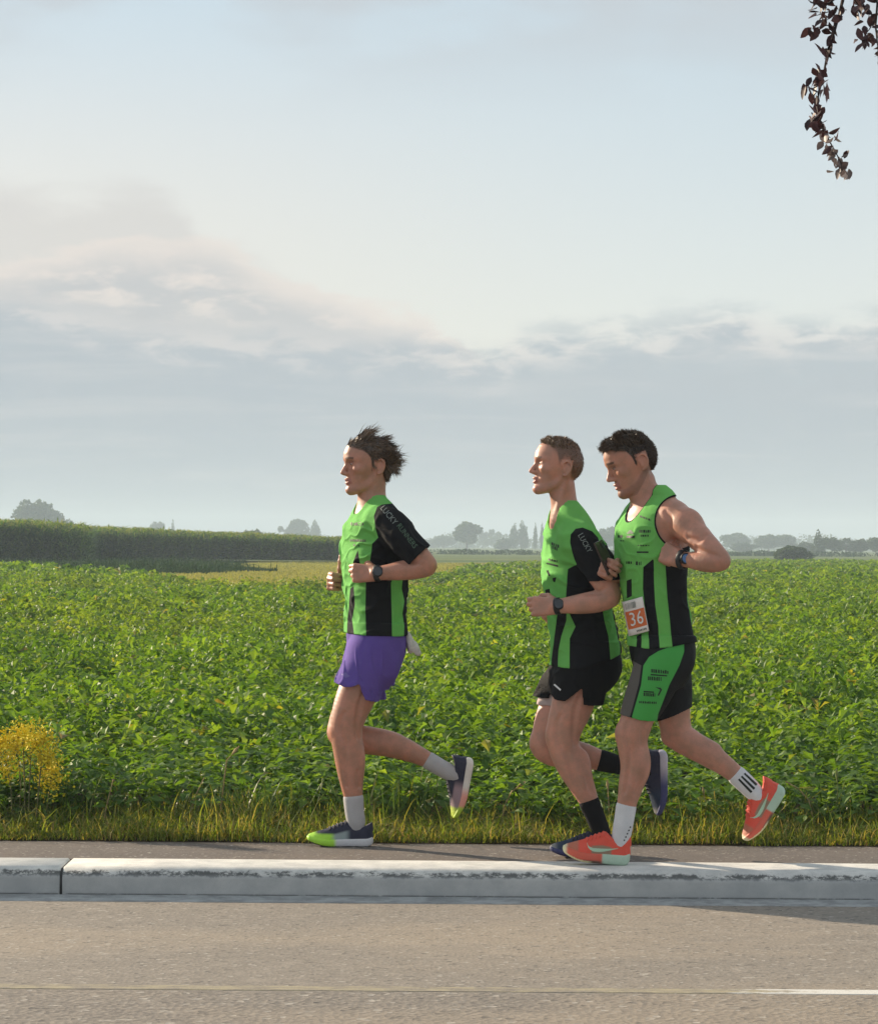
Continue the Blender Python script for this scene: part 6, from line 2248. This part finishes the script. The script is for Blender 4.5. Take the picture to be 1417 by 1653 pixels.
bar(run3, [(1014, 856), (1016, 856), (1021, 862), (1009, 862)], o3['sbv'], M_inkgreen, o3['shirt'])
bar(run3, [(1024, 890), (1042, 890), (1042, 892.5), (1024, 892.5)], o3['sbv'], M_inkblack, o3['shirt'])
# thigh panel prints
prints(run3, [(1046, 1073, 1080, 5.5, 0.08), (1041, 1062, 1092, 6, 0.05), (1034, 1052, 1117.5, 5.5, 0.06), (1027, 1055, 1130, 3.5, 0.04)], o3['hbv'], M_inkblack, o3['shorts'])
bar(run3, [(1045, 1085), (1071, 1087), (1071, 1089), (1045, 1087.2)], o3['hbv'], M_inkblack, o3['shorts'])
bar(run3, [(1034, 1112), (1050, 1113), (1050, 1115), (1034, 1114)], o3['hbv'], M_inkblack, o3['shorts'])
bar(run3, [(1052, 1106), (1061, 1107), (1063, 1111), (1060, 1110)], o3['hbv'], M_inkblack, o3['shorts'])
bar(run3, [(1061, 1108), (1063, 1110), (1058, 1120), (1056, 1119)], o3['hbv'], M_inkblack, o3['shorts'])
# small reflective marks on the shorts
bar(run2, [(892, 1104), (894, 1102), (903, 1110), (902, 1112.5)], o2['hbv'], M_white, o2['shorts'], 'print')
bar(run1, [(553, 1086), (560, 1083), (567, 1089), (560, 1092)], o1['hbv'], plain('lilac_print', (0.16, 0.12, 0.36), 0.5), o1['shorts'], 'print')
# socks: three bars on the lifted one, small letters on the other
for a_, b_ in (((1194, 1259.5), (1215, 1281)), ((1198.5, 1255), (1219.5, 1275.5)), ((1203.5, 1250.5), (1223.5, 1269.5))):
    dx, dy = 1.1, -1.0
    bar(run3, [(a_[0] - dx, a_[1] - dy), (a_[0] + dx, a_[1] + dy), (b_[0] + dx * 1.4, b_[1] + dy * 1.4), (b_[0] - dx * 1.4, b_[1] - dy * 1.4)], o3['socks'][1][1], M_inkblack, o3['socks'][1][0], 'stripe', 0.001)
for k in range(5):
    cx, cy = 1004.5 + k * 2.4, 1352 - k * 5.2
    bar(run3, [(cx - 1.4, cy - 0.6), (cx + 0.8, cy - 1.6), (cx + 1.4, cy + 0.6), (cx - 0.8, cy + 1.6)], o3['socks'][0][1], M_inkblack, o3['socks'][0][0], 'print', 0.001)

# race bib pinned to the singlet: a stiff paper sheet, gently curved over the cloth
def bib_point(u, v, off):
    """u across, v down the bib (0..1) -> body-frame point"""
    cx = [(1005, 972), (1019.5, 967), (1034, 962), (1010, 999.5), (1024.6, 994.5), (1039.2, 989.5), (1015, 1027), (1029.7, 1022), (1044.5, 1017)]
    if not BIBP:
        for px, py in cx:
            ys = []
            for dx in (-3, 0, 3):
                for dy in (-3, 0, 3):
                    p = run3.P(px + dx, py + dy)
                    h, n_, _, _ = o3['sbv'].ray_cast(Vector((p[0], -0.9, p[2])), Vector((0, 1, 0)))
                    if h is not None:
                        ys.append(h.y)
            p = run3.P(px, py)
            BIBP.append(np.array([p[0], min(ys) if ys else 0.0, p[2]]))
    q = lambda t: ((1 - t) * (1 - 2 * t), 4 * t * (1 - t), t * (2 * t - 1))
    a_, b_ = q(u), q(v)
    P_ = sum(b_[j] * a_[i] * BIBP[j * 3 + i] for j in range(3) for i in range(3))
    return P_ + np.array([-0.35, -0.93, 0.0]) * off


BIBP = []


def bib_sheet(name, u0, u1, v0, v1, off, mat, parent, n=6, m=8, skew=0.0):
    V = [bib_point(u0 + (u1 - u0) * i / n, v0 + (v1 - v0) * j / m, off) for j in range(m + 1) for i in range(n + 1)]
    F = [(j * (n + 1) + i, j * (n + 1) + i + 1, (j + 1) * (n + 1) + i + 1, (j + 1) * (n + 1) + i) for j in range(m) for i in range(n)]
    return put(name, mesh_np(name, V, F, mat), parent)


bib = bib_sheet('race_bib', 0, 1, 0, 1, 0.006, M_bib, o3['shirt'])
bib['label'] = 'white and orange paper race bib reading 36'
sm = bib.modifiers.new('paper', 'SOLIDIFY')
sm.thickness = 0.0008
bib_sheet('bib_panel', 0.06, 0.97, 0.31, 0.82, 0.0082, M_bibo, bib)
TV, TF = text_shape('36', 1.0)
put('bib_number', mesh_np('bib_number', [bib_point(0.52 + x * 0.70, 0.575 - y * 0.55, 0.0098) for x, y in TV], np.array([f for f in TF if len(f) == 3]), M_white), bib)
r_ = random.Random(4)
for k in range(9):
    bib_sheet('bib_print', 0.12 + k * 0.055, 0.12 + k * 0.055 + r_.uniform(0.015, 0.04), 0.07, 0.25, 0.0082, M_inkgrey, bib, 1, 2)
for k in range(7):
    bib_sheet('bib_print', 0.42 + k * 0.07, 0.42 + k * 0.07 + r_.uniform(0.03, 0.055), 0.885, 0.94, 0.0082, M_inkblack, bib, 1, 1)

# cloth tucked in the back of the purple shorts
gk = Grid(run1.P(645, 1030, -.1) - np.array([0.02, 0.09, 0.09]), run1.P(690, 1030, .1) + np.array([0.03, 0.09, 0.05]), 0.0034)
gk.chain(run1.C4([(652, 1018, -.05, .010), (659, 1030, -.055, .016), (667, 1044, -.06, .020), (673, 1054, -.055, .015)]), 0)
gk.chain(run1.C4([(652, 1020, -.02, .008), (657, 1036, -.02, .014), (664, 1050, -.03, .012)]), 0.012)
X, Y, Z = gk.ax[0][:, None, None], gk.ax[1][None, :, None], gk.ax[2][None, None, :]
gk.a = (gk.a + 0.0100 * WV(3, 8, 90, 220, (1, 1, 0.6))(X, Y, Z)).astype(np.float32)
KV, KF = gk.mesh()
tag(put('tissue', mesh_np('tissue', KV + run1.o, KF, plain('crumpled_tissue', (0.55, 0.52, 0.50), 0.9, 0.15, 60))), 'crumpled pale tissue tucked in the back of the purple shorts', 'tissue')

# pale liner edge under the second runner's far shorts leg
gk = Grid(run2.P(860, 1120, .085) - 0.14, run2.P(905, 1145, .085) + 0.14, 0.0036)
gk.chain(run2.C4([(907, 1120, .085, 34.8), (898, 1140, .085, 32.6)]), 0)
X, Y, Z = gk.ax[0][:, None, None], gk.ax[1][None, :, None], gk.ax[2][None, None, :]
zt = run2.P(880, 1138, .085)[2]
gk.a = np.maximum(gk.a, zt - Z + 0 * X).astype(np.float32)
KV, KF = gk.mesh()
put('liner', mesh_np('liner', relax(KV, KF, 1), KF, M_liner), run2.root)

# phone in the last runner's far hand
pc = (run3.P(964, 876, -.055), run3.P(986, 925, -.055))
ax_ = norm(pc[1] - pc[0])
mid = (pc[0] + pc[1]) / 2
me = box_mesh('phone', (-0.070, -0.034, -0.0045), (0.070, 0.034, 0.0045), M_phone, 0.003)
ph = put('phone', me)
t_ = Vector(ax_)
nrm = Vector((0.75, -0.55, 0.36))
nrm = (nrm - t_ * nrm.dot(t_)).normalized()
sd_ = nrm.cross(t_)
mw = Matrix((t_, sd_, nrm)).transposed().to_4x4()
mw.translation = Vector(mid + run3.o) + nrm * 0.004
ph.matrix_world = mw
tag(ph, 'dark phone held upright in the last runner far hand', 'phone')
lens = put('phone_lens', box_mesh('phone_lens', (-0.062, 0.008, 0.0045), (-0.036, 0.030, 0.0062), M_glass, 0.002), ph)
# ------------------------------------------------------------------ tree branch hanging in at top right
def leaf_shape(name, L, W, curl, mat):
    """ovate leaf with a folded midrib, in its own frame: base at 0, tip along +X"""
    V, F = [], []
    st = [(0, 0.0), (0.15, 0.55), (0.38, 1.0), (0.62, 0.88), (0.84, 0.45), (1.0, 0.0)]
    for t, w in st:
        z = -curl * L * t * t
        for s in (-1, 0, 1):
            V.append((t * L, s * w * W / 2, z + abs(s) * w * W * 0.16))
    for i in range(len(st) - 1):
        for s in (0, 1):
            a = i * 3 + s
            F.append((a, a + 1, a + 4, a + 3))
    return mesh_np(name, V, F, mat)


def mat_branchleaf(name, c1, c2, tr):
    t = NT(name)
    inf = t.n('ShaderNodeObjectInfo')
    c = t.mix(inf.outputs['Random'], c1, c2)
    b = t.bsdf(Base_Color=c, Roughness=0.5, Specular_IOR_Level=0.35)
    tl = t.n('ShaderNodeBsdfTranslucent', {'Color': c}).outputs[0]
    ms = t.n('ShaderNodeMixShader', {0: tr})
    t.t.links.new(b, ms.inputs[1])
    t.t.links.new(tl, ms.inputs[2])
    return t.done(ms.outputs[0])


M_plum = mat_branchleaf('copper_leaf', (0.030, 0.013, 0.016), (0.075, 0.034, 0.034), 0.18)
M_plum2 = mat_branchleaf('pale_leaf_underside', (0.10, 0.075, 0.075), (0.26, 0.22, 0.21), 0.25)
M_twig = plain('twig', (0.035, 0.028, 0.030), 0.8, 0.3, 60)
DB = 6.5
br = empty('tree', (2.7, 3.1, -0.28), 'copper-leaved tree whose thin hanging branch enters at the top right', 'tree')
BO = Vector(br.location)


def bpart(name, pts, radii, parent=br, sides=7):
    V, F = tube(pts, radii, sides)
    return put(name, mesh_np(name, [tuple(Vector(v) - BO) for v in V], F, M_twig if radii[0] < 0.02 else M_bark), parent)


w0 = at(1364, -70, DB)
bpart('trunk', [(2.7, 3.1, -0.30), (2.72, 3.12, 0.6), (2.66, 3.2, 1.8), (2.6, 3.3, 3.0), (2.4, 3.7, 4.0), (2.3, 3.9, 5.0)], [0.15, 0.12, 0.105, 0.09, 0.06, 0.03], sides=10)
bpart('branch', [(2.6, 3.3, 2.9), (2.3, 4.3, 3.45), (1.8, 5.4, 3.55), (1.25, 6.2, 3.15), (w0.x + 0.1, 6.45, w0.z + 0.35), tuple(w0)], [0.055, 0.042, 0.030, 0.018, 0.009, 0.005])
twigs = [
    [(1364, -70), (1360, 0), (1355, 22), (1346, 52), (1337, 78), (1333, 100), (1327, 128), (1321, 150), (1319, 172), (1324, 195), (1331, 210), (1339, 228), (1349, 246), (1357, 262), (1360, 285)],
    [(1360, -20), (1340, 4), (1325, 8), (1308, 3)], [(1352, 28), (1338, 18), (1325, 22), (1312, 26)], [(1346, 45), (1335, 40), (1318, 44), (1303, 48)],
    [(1364, -40), (1378, -4), (1388, 12), (1392, 24)], [(1364, -60), (1400, -30), (1416, 4), (1413, 40), (1417, 75), (1418, 105)], [(1415, 20), (1404, 45), (1395, 58)],
    [(1327, 135), (1312, 142), (1300, 140)], [(1323, 185), (1311, 195), (1305, 205)],
]
rb = random.Random(9)
for tw in twigs:
    n = len(tw)
    pts = []
    for i, (x, y) in enumerate(tw):
        p = at(x, y, DB + 0.05 * math.sin(i * 1.3 + x))
        pts.append(tuple(p))
    r0 = 0.0042 if tw[0][1] < 0 else 0.002
    bpart('twig', pts, [r0 * (1 - 0.75 * i / (n - 1)) for i in range(n)], sides=5)
LM = [leaf_shape('leaf', 0.036, 0.019, 0.12, M_plum), leaf_shape('leaf', 0.031, 0.018, 0.3, M_plum), leaf_shape('leaf', 0.040, 0.020, -0.1, M_plum), leaf_shape('leaf', 0.030, 0.019, 0.1, M_plum2)]
# leaves: position in the photograph, more where the branch is dense
spots = []
main = twigs[0]
for i in range(1, len(main) - 1):
    for k in range(5 if main[i][1] < 60 else 8):
        f = rb.random()
        x = main[i][0] * (1 - f) + main[i + 1][0] * f
        y = main[i][1] * (1 - f) + main[i + 1][1] * f
        spots.append((x + rb.gauss(-4, 6.5), y + rb.gauss(0, 5), y > 215 and rb.random() < 0.75))
for tw in twigs[1:]:
    for i in range(len(tw) - 1):
        for k in range(4):
            f = rb.random()
            spots.append((tw[i][0] * (1 - f) + tw[i + 1][0] * f + rb.gauss(0, 5), tw[i][1] * (1 - f) + tw[i + 1][1] * f + rb.gauss(2, 5), False))
for k in range(12):
    spots.append((rb.gauss(1386, 9), rb.gauss(10, 9), False))
for k in range(12):
    spots.append((rb.gauss(1402, 10), rb.gauss(62, 8), False))
for k in range(9):
    spots.append((rb.gauss(1359, 6), rb.gauss(276, 7), True))
for k in range(26):
    spots.append((rb.uniform(1330, 1480), rb.uniform(-90, -8), False))
for x, y, pale in spots:
    p = at(x, y, DB + rb.gauss(0, 0.045))
    o = put('leaf', LM[3] if pale else rb.choice(LM[:3]), br)
    d = Vector((rb.gauss(-0.15, 0.6), rb.gauss(0, 0.6), rb.gauss(-0.75, 0.45))).normalized()
    q = d.to_track_quat('X', 'Z') @ Euler((rb.uniform(0, 6.28), 0, 0)).to_quaternion()
    s = rb.uniform(0.55, 0.95)
    o.matrix_local = Matrix.LocRotScale(p - BO - d * 0.015, q, Vector((s, s, s)))

# ------------------------------------------------------------------ goldenrod at the left edge
M_gold = plain('goldenrod_flowers', (0.72, 0.58, 0.025), 0.8, 0.25, 300)
M_gstem = plain('weed_stem', (0.13, 0.13, 0.05), 0.8, 0.3, 40)
M_gleaf = mat_leaf('weed_leaf', [(0.0, (0.05, 0.10, 0.02)), (1.0, (0.14, 0.18, 0.04))], 0.35, 0.6)
gd = 13.12
gold = empty('goldenrod_plant', tuple(Vector((at(45, 1300, gd).x, gd, 0.0))), 'yellow flowering goldenrod plant at the left edge of the verge', 'flower')
GO = np.array(gold.location)
gr = np.random.default_rng(4)
for sx0, path in ((30, [(30, 1330), (34, 1270), (30, 1225), (14, 1196), (2, 1198)]), (45, [(45, 1332), (48, 1265), (50, 1215), (58, 1190), (72, 1194)]), (60, [(58, 1330), (62, 1280), (66, 1240), (72, 1215), (80, 1228)]),
                  (20, [(20, 1330), (18, 1275), (10, 1230), (-6, 1205)]), (78, [(72, 1332), (78, 1290), (82, 1255), (80, 1245)]), (40, [(40, 1330), (40, 1270), (38, 1215), (36, 1186), (42, 1184)])):
    yy = gd + gr.uniform(-0.07, 0.07)
    P3 = [np.array(at(x, y, yy)) - GO for x, y in path]
    V, F = tube([tuple(p) for p in P3], [0.0032] * (len(P3) - 2) + [0.002, 0.001], 5)
    put('stem', mesh_np('stem', V, F, M_gstem), gold)
    # plume: many tiny florets along the last stretch
    n = 620
    t = gr.uniform(0, 1, n)
    a, b, c_ = P3[-3] * 0.45 + P3[-2] * 0.55, P3[-2], P3[-1]
    q = ((1 - t) ** 2)[:, None] * a + (2 * t * (1 - t))[:, None] * (b + np.array([0, 0, 0.02])) + (t ** 2)[:, None] * c_
    w = 0.050 * np.sin(np.pi * np.clip(t * 0.9 + 0.1, 0, 1)) + 0.006
    q = q + gr.normal(0, 1, (n, 3)) * w[:, None] * np.array([0.75, 0.75, 0.65])
    sz = gr.uniform(0.008, 0.016, n)
    me = leaves_mesh('flower', q, gr.normal(0, 1, (n, 3)), gr.normal(0, 1, (n, 3)), sz, sz * 0.8, gr.uniform(0, 1, n), M_gold, 0.1, 0.1)
    tag(put('flower', me, gold), kind='stuff')
    for k in range(7):
        u = gr.uniform(0.12, 0.75)
        i = min(len(P3) - 2, int(u * (len(P3) - 1)))
        p = P3[i] + (P3[i + 1] - P3[i]) * gr.uniform(0, 1)
        me = leaves_mesh('leaf', np.array([p + np.array([gr.uniform(-.02, .02), 0, -0.005])]), np.array([[gr.normal(0, .5), -0.3, 1.0]]), np.array([[gr.choice([-1, 1]), gr.normal(0, .6), -0.3]]), [0.06], [0.012], np.array([gr.uniform(0, 1)]), M_gleaf)
        put('leaf', me, gold)

# ------------------------------------------------------------------ dry stalks standing out of the verge
M_dry = plain('dry_stalk', (0.36, 0.27, 0.13), 0.9, 0.3, 60)
M_drygreen = plain('green_stalk', (0.16, 0.20, 0.06), 0.9, 0.3, 60)
for path, rad, mat_, seed_, lab in (
        ([(808, 1335), (814, 1302), (826, 1278), (848, 1262)], 0.0042, M_dry, True, 'pale dry grass stem arching behind the first runner lifted shoe'),
        ([(166, 1328), (172, 1300), (181, 1266), (184, 1258)], 0.0030, M_dry, True, 'dry grass stem with seed head beside the goldenrod'),
        ([(298, 1330), (315, 1286), (330, 1255)], 0.0030, M_dry, False, 'thin dry stem leaning left of the first runner'),
        ([(352, 1262), (366, 1228), (386, 1205)], 0.0036, M_dry, True, 'bent brown stem in the crop left of the first runner'),
        ([(1140, 1330), (1138, 1295), (1134, 1270)], 0.0026, M_dry, True, 'short dry stem between the last runner legs'),
        ([(1268, 1262), (1290, 1275), (1305, 1292), (1312, 1320)], 0.0036, M_dry, False, 'dry stem bent over right of the lifted orange shoe'),
        ([(985, 1335), (982, 1290), (980, 1258)], 0.0028, M_dry, True, 'upright dry stem between the middle and last runners'),
        ([(140, 1322), (150, 1285), (166, 1250)], 0.0028, M_drygreen, False, 'thin green stem right of the goldenrod'),
        ([(1345, 1320), (1352, 1280), (1350, 1240)], 0.0028, M_drygreen, True, 'thin green stem near the right edge of the verge')):
    dd = 13.16
    P3 = [at(x, y, dd) for x, y in path]
    P3 = P3 if P3[0].z < P3[-1].z or lab.startswith('dry stem bent') else P3[::-1]
    base = Vector((P3[0].x, dd, 0))
    P3 = [p - base for p in P3]
    if not lab.startswith('dry stem bent'):
        P3[0].z = min(P3[0].z, 0.0)
    V, F = tube([tuple(p) for p in P3], [rad * (1 - 0.5 * i / len(P3)) for i in range(len(P3))], 5)
    if lab.startswith('dry stem bent'):
        V2, F2 = tube([(P3[-1].x, 0, P3[-1].z), (P3[-1].x + 0.01, 0, -base.z - 0.01)], [rad, rad], 5)
        V, F = join_vf([(V, F), (V2, F2)])
    o = empty('grass_stem', tuple(base), lab, 'grass stem', 'dry stems in the verge')
    put('stalk', mesh_np('stalk', V, F, mat_), o)
    if seed_:
        t0, t1 = P3[-2].lerp(P3[-1], 0.45), P3[-1]
        V, F = tube([tuple(t0), tuple(t0.lerp(t1, 0.5)), tuple(t1)], [rad * 0.9, rad * 2.3, rad * 0.5], 6)
        put('seed_head', mesh_np('seed_head', V, F, mat_), o)
    else:
        p = P3[1]
        me = leaves_mesh('blade', np.array([tuple(p)]) + np.array([[0.02, 0, 0.01]]), np.array([[0, -1.0, 0.6]]), np.array([[1.0, 0, 0.3]]), [0.09], [0.009], np.array([0.9]), M_tallgrass)
        put('blade', me, o)
